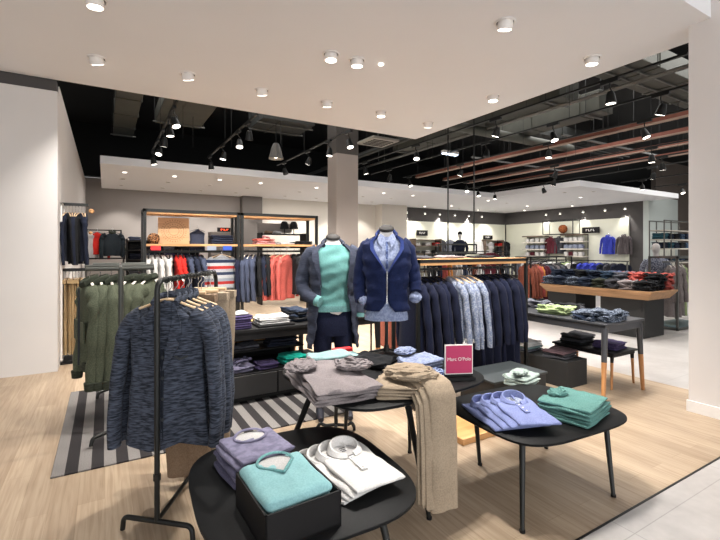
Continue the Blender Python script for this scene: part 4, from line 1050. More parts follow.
for i, x in enumerate([2.65, 3.05, 3.5]):
    folded('folded_scarf', 'dark folded scarf on the oak topped rack, %s from the left' % ORD[i], 'scarf', 'scarves on the oak topped rack', (x, SY, 1.406), .1*i, .3, .2, .025, [CHARC, GREYP, BLACKC][i], i, .01, 1, True)
# ------------------------------------------------------------------ tables with oak legs
GREYT = plain('dark_grey_laquer', '3b3c40', .4)
def display_table(label, x0, x1, y0, y1, z, mat=GREYT, legw=.05, apron=.075, splay=.05, up=.45, group=None):
    cx, cy = (x0+x1)/2, (y0+y1)/2; a, b = (x1-x0)/2, (y1-y0)/2
    t = thing('display_table', label, 'table', (cx, cy, 0), 0, group)
    obj('tabletop', MB().box(-a, a, -b, b, z-.022, z), mat, t, bevel=.004)
    obj('apron', MB().box(-a+.02, a-.02, -b+.02, b-.02, z-.022-apron, z-.023), mat, t, bevel=.004)
    for sx in (-1, 1):
        for sy in (-1, 1):
            xt, yt = sx*(a-.04), sy*(b-.04); xf, yf = sx*(a-.04+splay), sy*(b-.04+splay*.3)
            zc = (z-.1)*(1-up); 
            def P(zz): u = 1-zz/(z-.06); return (xt+(xf-xt)*u, yt+(yf-yt)*u, zz)
            l = obj('leg', MB().tube([P(0.0), P(zc)], [legw*.36, legw*.5], 12), OAKZ, t)
            obj('leg_sleeve', MB().tube([P(zc), P(z-.05)], [legw*.505, legw*.62], 12), mat, l)
    return t
display_table('dark grey display table with oak leg ends by the concrete floor', 4.20, 4.92, 2.36, 3.95, .765, up=.42)
display_table('low nested black bench with oak legs inside the grey display table', 4.62, 5.10, 2.52, 3.25, .39, BLACKBOX, .032, .03, .02, .02)
display_table('black display table with oak leg ends behind the navy bust', 1.95, 2.80, 4.2, 4.95, .72, BLACKBOX, .06, .07, .02, .45)
tag(obj('floor_box', MB().box(4.24, 4.60, 2.80, 3.75, 0.001, .285), TAR, bevel=.003), 'anthracite box on the floor beneath the grey display table', 'box')
def st(px, py, z, n, w_, d_, h_, mats, rz, name, desc, cat, grp, lo=True, rough=.012, seed=0, dx=0, dy=0):
    q = G(px, py, z); return stack(name, desc, cat, grp, (q.x+dx, q.y+dy, z+.001), rz, n, w_, d_, h_, mats, rough, lo, .01, seed, 1)
# on the grey table
D_ = [(615, 320, 4, .28, .3, .028, [JEANM, JEANM], 'blue grey rolled jeans at the near right end of the grey table', 'folded_jeans', 'jeans'), (590, 318, 3, .22, .26, .03, [JEANM, JEAND], 'blue grey jeans beside the near leg of the grey table', 'folded_jeans', 'jeans'),
      (557, 312, 3, .34, .26, .03, [LIME], 'pale green trousers on the grey display table', 'folded_trousers', 'trousers'), (583, 307, 2, .28, .24, .03, [WHITEC, OFFW], 'off white trousers behind the pale green pile', 'folded_trousers', 'trousers'),
      (536, 306, 3, .3, .22, .03, [GREYK, CHARC], 'grey trousers at far left of the grey table', 'folded_trousers', 'trousers'), (607, 305, 3, .26, .24, .03, [BLACKC, CHARC], 'black trousers along the right side of the grey table', 'folded_trousers', 'trousers'),
      (562, 301, 3, .28, .22, .03, [BLACKC], 'black trousers along the rear of the grey table', 'folded_trousers', 'trousers')]
for i, (px, py, n, a, b, h, m, d, nm, ct) in enumerate(D_):
    q = G(px, py, .78); x = min(4.92-b/2-.02, max(4.2+b/2, q.x)); y = min(3.95-a/2, max(2.36+a/2, q.y))
    stack(nm, d, ct, d.split(' ')[0]+' pile '+ORD[i]+' on the grey table', (x, y, .766), PI/2+.1*(i % 3-1), n, a, b, h, m, .028, False, .016, i, 1)
stack('folded_sweater', 'plum folded sweater on the low nested bench', 'sweater', 'plum sweaters on the nested bench', (4.87, 2.70, .391), .1, 3, .26, .26, .028, PURPLE, .01, False, .01, 2)
stack('folded_trousers', 'black folded trousers on the low nested bench', 'trousers', 'black trousers on the nested bench', (4.84, 3.06, .391), .05, 4, .30, .27, .028, [BLACKC, CHARC], .01, False, .01, 2)
stack('folded_sweater', 'brown plum folded sweater on the floor box', 'sweater', 'brown plum sweaters on the floor box', (4.42, 3.0, .286), .15, 3, .32, .26, .03, [CHARC, CHARC, WINE], .01, False, .01, 3)
stack('folded_trousers', 'pale folded trousers on the floor box', 'trousers', 'pale trousers on the floor box', (4.40, 3.45, .286), .05, 4, .28, .30, .03, [MATS['grey_knit'], MINT, WHITEC, WHITEC], .01, False, .01, 3)
# ------------------------------------------------------------------ console with bench (left middle)
cy0 = 4.10
t = thing('display_console', 'long black console with bench and drawers before the shelving frame', 'console table', (1.1, cy0+.35, .0), 0)
obj('tabletop', MB().box(-.85, .83, -.35, .30, .69, .72), BLACKBOX, t, bevel=.003); obj('apron', MB().box(-.83, .81, -.33, .28, .615, .689), BLACKBOX, t, bevel=.003)
for x in (-.80, .78):
    for y in (-.0, .26): obj('leg', MB().box(x-.02, x+.02, y-.02, y+.02, .302, .614), BLACK, t, smooth=False)
obj('bench', MB().box(-.85, 1.0, -.35, .30, .06, .30), BLACKBOX, t, bevel=.003)
obj('mid_shelf', MB().box(-.77, .75, -.15, .28, .455, .475), BLACKBOX, t, bevel=.003); obj('back_panel', MB().box(-.83, .81, .285, .299, .301, .60), BLACKBOX, t, smooth=False); obj('oak_strip', MB().box(-.76, .74, .255, .275, .476, .56), OAK, t)
for i in range(3): obj('drawer_front', MB().box(-.83+i*.61, -.24+i*.61, -.362, -.351, .08, .285), plain('black_drawer', '232222', .5), t, bevel=.003)
obj('plinth', MB().box(-.80, .95, -.28, .25, .014, .06), BLACK, t)
Z0 = .721
def onc(px, py, z, *a, **k): return st(px, py, z, *a, **k)
stack('folded_shirt', 'plum folded shirt at left on the black console', 'shirt', 'plum shirts on the console', (1.10, 4.26, Z0), .02, 6, .27, .26, .024, PURPLE, .003, False, .006, 1)
folded('folded_shirt', 'light grey folded shirt lying on the plum shirts', 'shirt', None, (1.09, 4.27, Z0+.136), .05, .25, .24, .02, OFFW, 1, .006, 1)
t = one('serving_tray', MB().box(-.19, .19, -.14, .14, 0, .02), BLACKBOX, 'black tray carrying light grey shirts on the console', 'tray', bevel=.003, loc=(1.49, 4.27, Z0))
stack('folded_shirt', 'light grey folded shirt on the black tray', 'shirt', 'light grey shirts on the tray', (1.48, 4.27, Z0+.021), -.05, 4, .31, .24, .02, [OFFW, OFFW, WHITEC, OFFW], .006, False, .01, 5)
for i in range(4):
    tag(obj('scarf', rolled(i, .22, .03), TAN, loc=(1.20+.09*i, 4.55-.02*(i % 2), Z0-.002), rz=1.1+.2*i), 'tan patterned rolled scarf on the console, %s from the left' % ORD[i], 'scarf', 'tan scarves on the console')
stack('folded_jeans', 'dark navy folded trousers at right end of the console', 'trousers', 'dark navy trousers on the console', (1.80, 4.42, Z0), .2, 5, .20, .34, .028, [JEAND, BLACKC], .014, False, .014, 6)
stack('folded_trousers', 'black folded trousers on the console middle shelf, left', 'trousers', 'black trousers on the middle shelf', (.72, 4.40, .476), .0, 3, .26, .22, .03, BLACKC, .01, True, .01, 6)
stack('folded_trousers', 'charcoal folded trousers on the console middle shelf, centre', 'trousers', 'charcoal trousers on the middle shelf', (1.22, 4.40, .476), .0, 2, .30, .22, .03, [CHARC, GREYK], .02, True, .01, 7)
stack('folded_trousers', 'navy folded trousers on the console middle shelf, right', 'trousers', 'navy trousers on the middle shelf', (1.62, 4.40, .476), .0, 3, .32, .22, .03, NAVYK, .01, True, .01, 8)
ZB = .301
stack('folded_sweater', 'slate grey rolled sweater on the console bench', 'sweater', 'slate sweaters on the bench', (1.14, 4.25, ZB), .1, 2, .24, .22, .035, LILAC, .015, False, .01, 8)
tag(obj('scarf', rolled(9, .22, .04), SLATEP, loc=(1.13, 4.22, ZB+.065), rz=.3), 'slate purple rolled scarf on the slate grey sweaters', 'scarf')
stack('folded_sweater', 'plum folded sweater on the console bench', 'sweater', 'plum sweaters on the bench', (1.40, 4.24, ZB), .1, 2, .22, .20, .03, PURPLE, .01, False, .01, 9)
stack('folded_sweater', 'bright green teal folded sweater on the console bench', 'sweater', 'bright teal sweaters on the bench', (1.70, 4.25, ZB), .1, 3, .26, .22, .034, GREENT, .01, False, .01, 10)
stack('folded_sweater', 'dark folded sweater at far left of the console bench', 'sweater', 'dark sweaters on the bench', (.72, 4.25, ZB), .0, 3, .28, .24, .03, [NAVYK, CHARC], .01, True, .01, 11)
# ------------------------------------------------------------------ shelving frame with hanging rails (left back)
FX = (.50, 1.97, 3.43); FY0, FY1, FZ = 7.30, 7.75, 2.12
for bi in range(2):
    x0, x1 = FX[bi]+(.02 if bi else 0), FX[bi+1]
    four_post(['left bay of the black shelving frame with oak shelves', 'right bay of the black shelving frame with oak shelves'][bi], 'shelving_frame', ((x0+x1)/2, (FY0+FY1)/2), x1-x0, FY1-FY0, FZ, 'black shelving frames', 0, False, False, post=.045)
    t = [o for o in COL.objects if o.name.startswith('shelving_frame')][-1]
    L2 = (x1-x0)/2
    obj('top_board', MB().box(-L2+.05, L2-.05, -.21, .21, FZ-.075, FZ-.046), OAK, t, bevel=.002)
    obj('shelf_board', MB().box(-L2+.04, L2-.04, -.235, .20, 1.545, 1.58), OAK, t, bevel=.002)
    obj('rail', MB().box(-L2+.04, L2-.04, -.015, .015, 1.44, 1.475), BLACK, t, smooth=False)
zr = 1.475-.0+.0
zh2 = 1.475-.002
def row(xs, y, z, style, mat, name, cat, grp, lab, rz=PI/2, seed0=0, hanger=HANGB, sq=.8, detail=False, sc=1.0, jit=.08):
    for i, x in enumerate(xs):
        hang(name, lab % ORD[i], cat, grp, (x, y, z), rz+jit*(((i*5) % 4)-1.5)/2, style, mat[i % len(mat)] if isinstance(mat, list) else mat, (i+seed0) % 3, hanger, detail, (), sq, sc)
row([.60+.075*i for i in range(5)], 7.52, zh2, 'shirt', WHITEC, 'white_shirt', 'shirt', 'white shirts in the shelving frame', 'white shirt hanging in left bay of the shelving frame, %s from the left', jit=.2)
row([1.02, 1.08], 7.52, zh2, 'tee', REDC, 'red_shirt', 'shirt', 'red shirts in the shelving frame', 'bright red shirt in left bay of the shelving frame, %s from the left')
row([1.2, 1.29, 1.38], 7.52, zh2, 'tee', [SLBLUE, NAVYK], 'navy_shirt', 'shirt', 'navy shirts in the shelving frame', 'navy shirt hanging in left bay of the shelving frame, %s from the left')
for i in range(2):
    hang('striped_sweater', 'grey, navy and red striped sweater facing forward, '+['front one', 'rear one'][i], 'sweater', 'striped sweaters', (1.70+.03*i, 7.46+.09*i, zh2), -.05, 'sweater', SWSTR, i, HANG, True, (), 1, 1.0)
row([2.06, 2.13, 2.20, 2.28], 7.52, zh2, 'suit', [NAVYS, SLBLUE, SLBLUE, SLBLUE], 'slate_blazer', 'blazer', 'slate blazers in the shelving frame', 'slate blue blazer in right bay of the shelving frame, %s from the left', rz=PI/2-.5, hanger=HANGWH, detail=True, sc=1.1)
row([2.38, 2.45, 2.52], 7.52, zh2, 'suit', [BLACKC, NAVYK], 'dark_blazer', 'blazer', 'dark blazers in the shelving frame', 'very dark blazer in right bay of the shelving frame, %s from the left', rz=PI/2-.3)
row([2.64, 2.76, 2.88], 7.48, zh2, 'jacket', CORAL, 'coral_jacket', 'jacket', 'coral jackets in the shelving frame', 'coral red jacket in right bay of the shelving frame, %s from the left', rz=PI/2-.95, sc=1.12, detail=True, hanger=HANG)
row([3.04, 3.14, 3.24, 3.33], 7.52, zh2, 'suit', [BLACKC, CHARC], 'black_jacket', 'jacket', 'black jackets in the shelving frame', 'black jacket at right end of the shelving frame, %s from the left')
# things on the oak shelf
SZ = 1.581
def engraved():
    t = thing('wooden_crest_panel', 'square wooden panel engraved with a round lettered emblem', 'panel', (.97, 7.58, SZ), -.04)
    t.scale = (1.12, 1, 1.08)
    t.rotation_euler = (-.12, 0, -.04)
    wd = wood('engraved_pine', 'b98a5e', 'd0a678', 'X', .5)
    obj('board', MB().box(-.21, .21, -.012, .012, 0.003, .40), wd, t, bevel=.002)
    m = MB()
    for R_, n, L_ in ((.165, 30, .018), (.10, 18, .014)):
        for k in range(n):
            a = 2*PI*k/n; c = Vector((R_*math.cos(a), -.0135, .20+R_*math.sin(a)))
            m.box(-.003, .003, -.001, .001, -L_/2*(1+.5*(k % 2)), L_/2, Matrix.Translation(c) @ Matrix.Rotation(-(a-PI/2), 4, 'Y'))
    for R_ in (.135, .07): m.tube([(R_*math.cos(2*PI*k/32), -.0128, .20+R_*math.sin(2*PI*k/32)) for k in range(32)], .0025, 5, closed=True)
    obj('emblem', m, plain('burnt_mark', '7b5433', .8), t)
engraved()
tag(obj('patterned_bag', crumple(31, .09, .07, .085, 24, 18, .25), fabric('brown_white_pattern', 'a97750', '2e2622', 'print'), loc=(.66, 7.5, SZ)), 'round brown patterned bag beside the engraved wooden panel', 'bag')
stack('folded_sweater', 'dark navy folded sweater on the oak shelf above the striped sweaters', 'sweater', 'navy sweaters on the oak shelf', (1.70, 7.5, SZ), 0, 4, .36, .28, .04, NAVYK, .006, False, .01, 4)
hang('navy_jacket', 'small navy jacket hanging right of the engraved panel', 'jacket', None, (1.36, 7.735, 1.88), 0, 'vest', SLBLUE, 0, HANGB, True, (), 1, .62)
stack('folded_shirt', 'rose folded shirt on the right oak shelf', 'shirt', 'rose shirts on the oak shelf', (2.45, 7.5, SZ), .1, 3, .34, .26, .035, [PINK, PINK, CORAL], .014, False, .01, 5)
tag(obj('scarf', rolled(33, .16, .035), PINK, loc=(2.47, 7.48, SZ+.10), rz=.2), 'rose rolled scarf on top of the rose shirts', 'scarf')
stack('folded_shirt', 'light grey folded shirt on the right oak shelf', 'shirt', 'grey shirts on the oak shelf', (2.85, 7.5, SZ), .1, 1, .28, .26, .035, [OFFW], .008, False, .01, 5)
stack('folded_shirt', 'black folded shirt at right end of the right oak shelf', 'shirt', 'black shirts on the oak shelf', (3.22, 7.5, SZ), .1, 2, .24, .26, .035, [BLACKC], .008, False, .01, 5)
for i, (x, mt) in enumerate([(.67, 'd8262c'), (1.5, '8894a8'), (1.75, '2c4fb0')]):
    tag(obj('shelf_label', MB().box(-.07, .07, -.004, .004, -.035, .035), plain('label_'+mt, mt, .5), loc=(x, 7.265-.008, 1.515)), '%s card label hung under the left oak shelf' % ['red', 'pale grey', 'blue'][i], 'label')
# ------------------------------------------------------------------ left wall double rail (shirts above, khaki trousers below)
t = thing('wall_rail', 'pale framed double wall rail against the left side wall', 'clothes rail', (-.495, 6.95, 0))
for z in (2.10, 1.22):
    obj('rail', MB().box(.0, .30, -.014, .014, z-.02, z+.02), BLACK, t, smooth=False)
obj('upright', MB().box(.0, .02, -.22, -.19, 0.02, 2.1).box(.0, .02, .19, .22, .02, 2.1).box(0, .02, -.22, .22, 2.07, 2.1).box(0, .02, -.22, .22, .02, .05), WHITEG, t, smooth=False)
obj('base_tray', MB().box(.0, .42, -.22, .22, .001, .04), BLACKBOX, t, bevel=.003)
obj('end_ball', MB().lathe([(0, .035), (.03, .02), (.035, 0), (.03, -.02), (0, -.035)], (.335, 0, 2.02), 14).lathe([(0, .025), (.02, .012), (.025, 0), (.02, -.012), (0, -.025)], (.325, 0, 1.72), 14), OAK, t)
for i in range(7):
    hang('navy_shirt', 'dark navy shirt on the upper left wall rail, %s from the wall' % ORD[i], 'shirt', 'navy shirts on the left wall rail', (-.45+.036*i, 6.95, 2.055), PI/2+.1*((i*3) % 4-1.5), 'shirt', [NAVYK, BLACKC, NAVYK][i % 3], i % 3, HANG, True, (), .8, (.9, .7, .98))
for i in range(7):
    trousers('khaki_trousers', 'khaki trousers on the lower left wall rail, %s pair from the wall' % ORD[i], 'khaki trousers on the left wall rail', (-.45+.036*i, 6.95, 1.175), PI/2+.05*((i*3) % 4-1.5), KHAKI, .98, .36, i, .022)
# ------------------------------------------------------------------ back left wall display
def wall_shelf(label, x0, x1, y0, y1, levels, top, mat=BLACKBOX, group=None, back=None):
    t = thing('wall_shelf', label, 'shelf', ((x0+x1)/2, (y0+y1)/2, 0), 0, group); a, b = (x1-x0)/2, (y1-y0)/2
    for z in levels: obj('shelf_board', MB().box(-a, a, -b, b, z-.03, z), mat, t, smooth=False)
    for x in (-a, a-.03): obj('side_post', MB().box(x, x+.03, -b, b-.0, 0, top), mat, t, smooth=False)
    if back: obj('back_panel', MB().box(-a+.03, a-.03, b-.02, b, back[0], back[1]), mat, t, smooth=False)
    return t
wall_shelf('black wall shelf with jackets in front at the back left wall', -.42, .42, 12.2, 12.7, (.3, .7, 1.28), 1.3)
wall_shelf('black wall shelf with folded knitwear right of the dark hanging jacket', .46, 2.2, 12.2, 12.7, (.4, .8, 1.24, 1.48, 1.72), 1.76, back=(.1, 1.7))
t = thing('hanging_bar', 'black bar with hooks above the back left wall shelf', 'clothes rail', (0, 12.62, 1.3))
obj('upright', MB().box(-.40, -.37, -.015, .015, 0, .68).box(.34, .37, -.015, .015, 0, .68), BLACK, t, smooth=False); obj('bar', MB().box(-.40, .37, -.015, .015, .66, .69), BLACK, t, smooth=False)
hang('red_jacket', 'bright red jacket hung facing forward on the back left wall', 'jacket', None, (-.17, 12.48, 1.98), .0, 'sweater', REDC, 1, HANGB, True, (), 1, .95)
hang('dark_jacket', 'dark blue black jacket hung facing forward on the back left wall', 'jacket', None, (.16, 12.44, 2.0), .05, 'bomber', fabric('blue_black_wool', '2b3238', '20262c'), 1, HANGB, True, (('collar', LAP_OL),), 1, 1.0)
hang('pale_shirt', 'pale grey shirt half hidden left of the bright red jacket', 'shirt', None, (-.35, 12.35, 1.98), .9, 'shirt', OFFW, 1, HANGB, True, (), 1, .95)
for i, x in enumerate((-.2, .15)): stack('folded_sweater', ['maroon', 'black'][i]+' folded sweater low on the back left wall shelf', 'sweater', ['maroon', 'black'][i]+' sweaters on the back left shelf', (x, 12.4, .701), 0, 3, .3, .3, .05, [MAROON, BLACKC][i], .01, True)
for z, k in ((1.241, 0), (1.481, 1), (1.721, 2), (.801, 3)):
    for i, x in enumerate((.66, 1.05, 1.45, 1.85)):
        c = [NAVYK, BLACKC, SLBLUE, CHARC, PURPLE, GREYK][(i*2+k) % 6]
        if k == 2 and i > 0: continue
        stack('folded_sweater', '%s folded sweater, %s pile from left, %s knitwear board' % (c.name.replace('_', ' ').split(' ')[0], ORD[i], ['third', 'second', 'top', 'fourth'][k]), 'sweater', 'knitwear pile %s on board %s' % (ORD[i], ORD[k]), (x, 12.42, z), 0, 2 if k == 2 else 3, .28, .32, .05, c, .008, True, .01, i+k)
# knit sign with orange marks
def sign(label, p, w_, h_, rz, glyph, n=4, mat=BLACKBOX):
    t = thing('shop_sign', label, 'sign', p, rz)
    obj('board', MB().box(-w_/2, w_/2, -.015, .015, 0, h_), mat, t, smooth=False)
    m = MB(); tw = w_*.55/n
    for k in range(n):
        x = -w_*.275+k*tw; m.box(x, x+tw*.3, -.018, -.0155, h_*.32, h_*.68); m.box(x, x+tw*.7, -.018, -.0155, h_*(.32 if k % 2 else .58), h_*(.42 if k % 2 else .68))
    obj('marks', m, glyph, t, smooth=False); return t
sign('small dark sign with orange marks over the navy sweaters', (2.9, 12.3, 1.98), .42, .12, 0, emis('orange_marks', 'ff5a30', 1.2), 3)
tag(obj('tall_cabinet', MB().box(2.5, 3.3, 12.2, 12.6, 0.001, 1.97), TAUPED), 'tall taupe cabinet carrying the small sign with orange marks', 'cabinet')
# hats on stands, mid back wall
t = wall_shelf('taupe backed shelf holding black hats on the cream wall', 3.6, 4.9, 11.2, 11.6, (.7, 1.2, 1.55, 1.92), 1.94, BLACKBOX)
obj('taupe_panel', MB().box(-.65, .35, .16, .19, 1.95, 2.22), TAUPE, t, smooth=False)
hat_me = MB().lathe([(0, .16), (.07, .145), (.105, .08), (.11, 0), (.12, -.01), (.125, -.05), (.1, -.06), (0, -.06)], n=20)
for i, x in enumerate((4.32, 4.60)):
    t = thing('black_hat', 'round black hat on a stand, %s on the shelf before the cream wall' % ['left one', 'right one'][i], 'hat', (x, 11.4, 1.921), 0, 'black hats on stands')
    obj('crown', hat_me, BLACKC, t, (0, 0, .20)); obj('stand', MB().tube([(0, 0, .0), (0, 0, .20)], .012, 8).lathe([(0, 0), (.06, 0), (.06, .01), (0, .01)]), BLACK, t)
for k, (z, mm) in enumerate(((1.201, [BLACKC, NAVYK, CORAL]), (1.551, [MAROON, OFFW, BLACKC]), (.701, [BLACKC, CHARC, NAVYK]))):
    for i, x in enumerate((3.8, 4.2, 4.65)):
        stack('folded_sweater', '%s folded sweater, %s pile on %s board under the black hats' % (mm[i].name.split('_')[0], ORD[i], ['third', 'second', 'fourth'][k]), 'sweater', 'pile %s on board %s under the hats' % (ORD[i], ORD[k]), (x, 11.4, z), 0, 3, .3, .3, .05, mm[i], .01, True, .01, i)
for i, (x, m_) in enumerate(((3.85, BROWN), (4.1, OFFW))):
    stack('folded_scarf', ['brown', 'pale'][i]+' folded scarf beside the black hats', 'scarf', None, (x, 11.4, 1.921), 0, 1, .2, .2, .08, m_, .02, True)
# rust coats behind the bust
four_post('thin black garment rack with rust coats behind the navy bust', 'garment_rack', (3.72, 5.0), .9, .42, 1.3, 'framed garment racks', 0, False, True, post=.02)
row([3.42+.12*i for i in range(5)], 5.0, 1.2, 'coat', RUST, 'rust_coat', 'coat', 'rust coats behind the bust', 'rust brown coat behind the navy bust, %s from the left', sq=.8)
# ------------------------------------------------------------------ hanging display frame near the centre
t = thing('suspended_frame', 'thin black display frame suspended by two poles above the suit rack', 'display frame', (0, 0, 0))
A_ = AT(448, 249, 8.2); B_ = AT(474, 249, 8.6); t.location = (A_.x, A_.y, 1.42)
d_ = B_-A_
for v in (Vector((0, 0, 0)), Vector((d_.x, d_.y, 0))): obj('pole', MB().tube([v, v+Vector((0, 0, 5.3-1.42))], .014, 8), BLACK, t)
m = MB(); L0 = Vector((-d_.x*.35, -d_.y*.35, 0)); L1 = Vector((d_.x*1.1, d_.y*1.1, 0))
for z in (0, .17): m.tube([L0+Vector((0, 0, z)), L1+Vector((0, 0, z))], .016, 6); m.tube([L0+Vector((.2, .3, z)), L1+Vector((.2, .3, z))], .016, 6)
for q in (L0, L1):
    m.tube([q, q+Vector((0, 0, .17))], .014, 6); m.tube([q, q+Vector((.2, .3, 0))], .014, 6); m.tube([q+Vector((0, 0, .17)), q+Vector((.2, .3, .17))], .014, 6)
obj('frame', m, BLACK, t)
# ------------------------------------------------------------------ back display wall (pale panel)
def wpos(px, py, dy=.25): return WY(px, py, YB-dy)
sign('left dark shop sign on the pale back display wall', (wpos(424, 234).x, YB-.12, 2.10), .62, .24, 0, WHITEG, 5)
sign('right dark shop sign on the pale back display wall', (wpos(490, 236).x, YB-.12, 1.98), .62, .2, 0, WHITEG, 5)
for si, (p0_, p1_) in enumerate(((412, 438), (482, 500))):
    x0, x1 = wpos(p0_, 250).x, wpos(p1_, 250).x
    wall_shelf('%s dark wood wall shelf below a shop sign on back wall' % ['left', 'right'][si], x0, x1, YB-.5, YB-.07, (.5, 1.0, 1.3, 1.65, 1.92), 1.95, plain('dark_walnut', '5a4a3e', .6), 'shelves on the back display wall')
    for k, z in enumerate((1.001, 1.301, 1.651)):
        n = 3 if si == 0 else 2
        for i in range(n):
            mt = [[WHITEC, BLACKC, BLUEL], [CHARC, OFFW, BLACKC], [WHITEC, OFFW, REDC]][k][(i+si) % 3]
            stack('folded_shirt', '%s folded shirt, %s pile on %s board of the %s back wall shelf' % (mt.name.split('_')[0], ORD[i], ['lower', 'middle', 'upper'][k], ['left', 'right'][si]), 'shirt', 'back wall shelf %s pile %s on board %s' % (ORD[si], ORD[i], ORD[k]), (x0+.2+(x1-x0-.35)*i/max(1, n-1), YB-.28, z), 0, 2, .28, .3, .07, mt, .01, True, .01, i+k)
def small_mann(name, label, p, rz, mats, head=True, hatc=None, s=1.0):
    t = thing(name, label, 'mannequin', p, rz); t.scale = (s, s, s)
    obj('torso', MB().loft([ering(z+1.5, *tor(z), n=20) for z in [-.70+.715*k/9 for k in range(10)]]).loft([ering(1.52, .055, .055, .02, 14), ering(1.6, .05, .05, .01, 14)]), MANN, t)
    obj('jacket', MB().loft(up_(torso_mb(-.72, .01, .03, 8, .01, 3, None, 20), 1.5)).loft(sleeve_mb([(-.16, 0, 1.42), (-.25, 0, 1.3), (-.28, 0, 1.1), (-.2, -.1, .95)], .07, .05, 1, 8).v and [[Vector(p_) for p_ in sleeve_mb([(-.16, 0, 1.42), (-.25, 0, 1.3), (-.28, 0, 1.1), (-.2, -.1, .95)], .07, .05, 1, 8).v[k*8:k*8+8]] for k in range(14)]).loft([[Vector((-p_[0], p_[1], p_[2])) for p_ in sleeve_mb([(-.16, 0, 1.42), (-.25, 0, 1.3), (-.28, 0, 1.1), (-.2, -.1, .95)], .07, .05, 1, 8).v[k*8:k*8+8]] for k in range(14)]), mats[0], t)
    if head: obj('head', MB().lathe([(0, .13), (.05, .12), (.078, .07), (.082, 0), (.07, -.06), (.045, -.11), (0, -.13)], (0, 0, 1.70), 18), MANN, t)
    if hatc: obj('beanie', MB().lathe([(0, .15), (.06, .135), (.09, .07), (.09, .02), (.0, .02)], (0, .01, 1.70), 18), hatc, t)
    obj('trousers', MB().tube([(-.09, 0, .1), (-.09, 0, .85)], [.06, .09], 12).tube([(.09, 0, .1), (.09, 0, .85)], [.06, .09], 12), mats[1], t)
    obj('base_plate', MB().lathe([(0, 0), (.18, 0), (.18, .015), (0, .015)]).tube([(-.09, 0, .01), (-.09, 0, .12)], .03, 8).tube([(.09, 0, .01), (.09, 0, .12)], .03, 8), GREYM, t)
    return t
p = AT(460, 249, 17.0); small_mann('mannequin', 'distant mannequin in navy coat with dark beanie before pale back wall', (p.x, p.y, .35), facing(p), (NAVYK, BLACKC), True, BLACKC)
tag(obj('podium', MB().box(-.35, .35, -.35, .35, 0.001, .35), TAR, loc=(p.x, p.y, 0)), 'anthracite podium under the distant mannequin with dark beanie', 'podium')
p = AT(491, 249, 13.0); small_mann('mannequin', 'mannequin in maroon sweater with pale head right of suspended frame', (p.x, p.y, 0), facing(p), (MAROON, NAVYK), True, OFFW, .92)
p = AT(656, 249, 8.9); small_mann('mannequin', 'white headed mannequin in grey patterned jacket behind the jeans table', (p.x, p.y, 0), facing(p), (fabric('grey_blue_check', 'a9adba', '4b5166', 'print'), NAVYK), True, None, .885)
# garments displayed facing forward on back wall
for px, zt, m_, nm, lb in ((450, 2.0, GREYK, 'grey_jacket', 'grey jacket on the pale back wall left of the beanie mannequin'), (441, 2.0, CHARC, 'charcoal_jacket', 'charcoal jacket on the pale back wall beside the left shelf'), (478, 2.05, WHITEC, 'white_sweater', 'white sweater on the pale back wall between poles and right sign'),
                       (502, 2.0, CHARC, 'dark_jacket', 'dark jacket near the corner of the pale display walls'), (506, 1.95, BLACKC, 'black_jacket', 'black jacket in the corner of the pale display walls')):
    p = WY(px, 249, YB-.3); hang(nm, lb, 'jacket' if 'jacket' in nm else 'sweater', None, (p.x, p.y, zt), 0, 'jacket', m_, 1, HANGB, False, (), 1, 1.0)
# low rail with many garments before back wall
cols = [BLACKC, NAVYK, CORAL, ORANGE, OFFW, WHITEC, SLBLUE, BLACKC, RUST, WHITEC, CHARC, NAVYK, OFFW, RUST, BLACKC, GREYK]
for k, (px0, px1, yy, zt) in enumerate(((428, 505, 11.5, 1.32),)):
    x0, x1 = WY(px0, 249, yy).x, WY(px1, 249, yy).x
    four_post('long black garment rack with mixed coats seen over the suit rack', 'garment_rack', ((x0+x1)/2, yy), x1-x0, .45, zt+.1, 'framed garment racks', 0, False, True, post=.03)
    for i in range(16):
        hang('hanging_coat', '%s coat on the long rack seen over the suit rack, %s from the left' % (cols[i].name.split('_')[0], ORD[i]), 'coat', 'mixed coats on the long back rack', (x0+.15+(x1-x0-.3)*i/15, yy, zt-.01), PI/2-.2, 'coat', cols[i], i % 3, HANGB, False, (), .9, 1)
for i in range(9):
    x0, x1 = WY(409, 249, YB-.55).x, WY(440, 249, YB-.55).x
rowc = [WHITEC, BLACKC, NAVYK, OFFW, BLACKC, CHARC, CORAL, NAVYK, BLACKC]
# ------------------------------------------------------------------ right display wall
RW = -PI/2
def rw(px): return WX(px, 249, XR-.25).y
def capshelf(label, pa, pb, levels, grp, ncol):
    ya, yb = rw(pb), rw(pa)
    t = thing('wall_shelf', label, 'shelf', (XR-.27, (ya+yb)/2, 0), 0, 'shelves on the right display wall'); b = (yb-ya)/2
    for z in levels: obj('shelf_board', MB().box(-.2, .2, -b, b, z-.05, z), plain('dark_walnut', '5a4a3e', .6) if z == levels[-1] else plain('pale_shelf', 'c6bfb4', .6), t, smooth=False)
    for y in (-b, b-.03): obj('side_post', MB().box(.17, .2, y, y+.03, 0, levels[-1]), GREYM, t, smooth=False)
    for k, z in enumerate(levels[:-1]):
        for i in range(ncol):
            y = yb-.2-(yb-ya-.4)*i/(ncol-1)
            m_ = [WHITEC, BLUEW, WHITEC][k % 3] if not (k == 0 and i == 1) else MAROON
            o = folded('folded_shirt', '%s folded shirt on %s board of %s, %s along' % ('maroon' if m_ is MAROON else 'blue striped' if m_ is BLUEW else 'white', ['lower', 'middle', 'upper'][k], grp, ORD[i]), 'shirt', grp, (XR-.27, y, z+.001), 0, .21, .19, .19, m_, i, .014, 0, True)
capshelf('left wall shelf with rows of white shirts on right display wall', 525, 547, (1.18, 1.5, 1.82, 2.12), 'the left shirt shelf', 4)
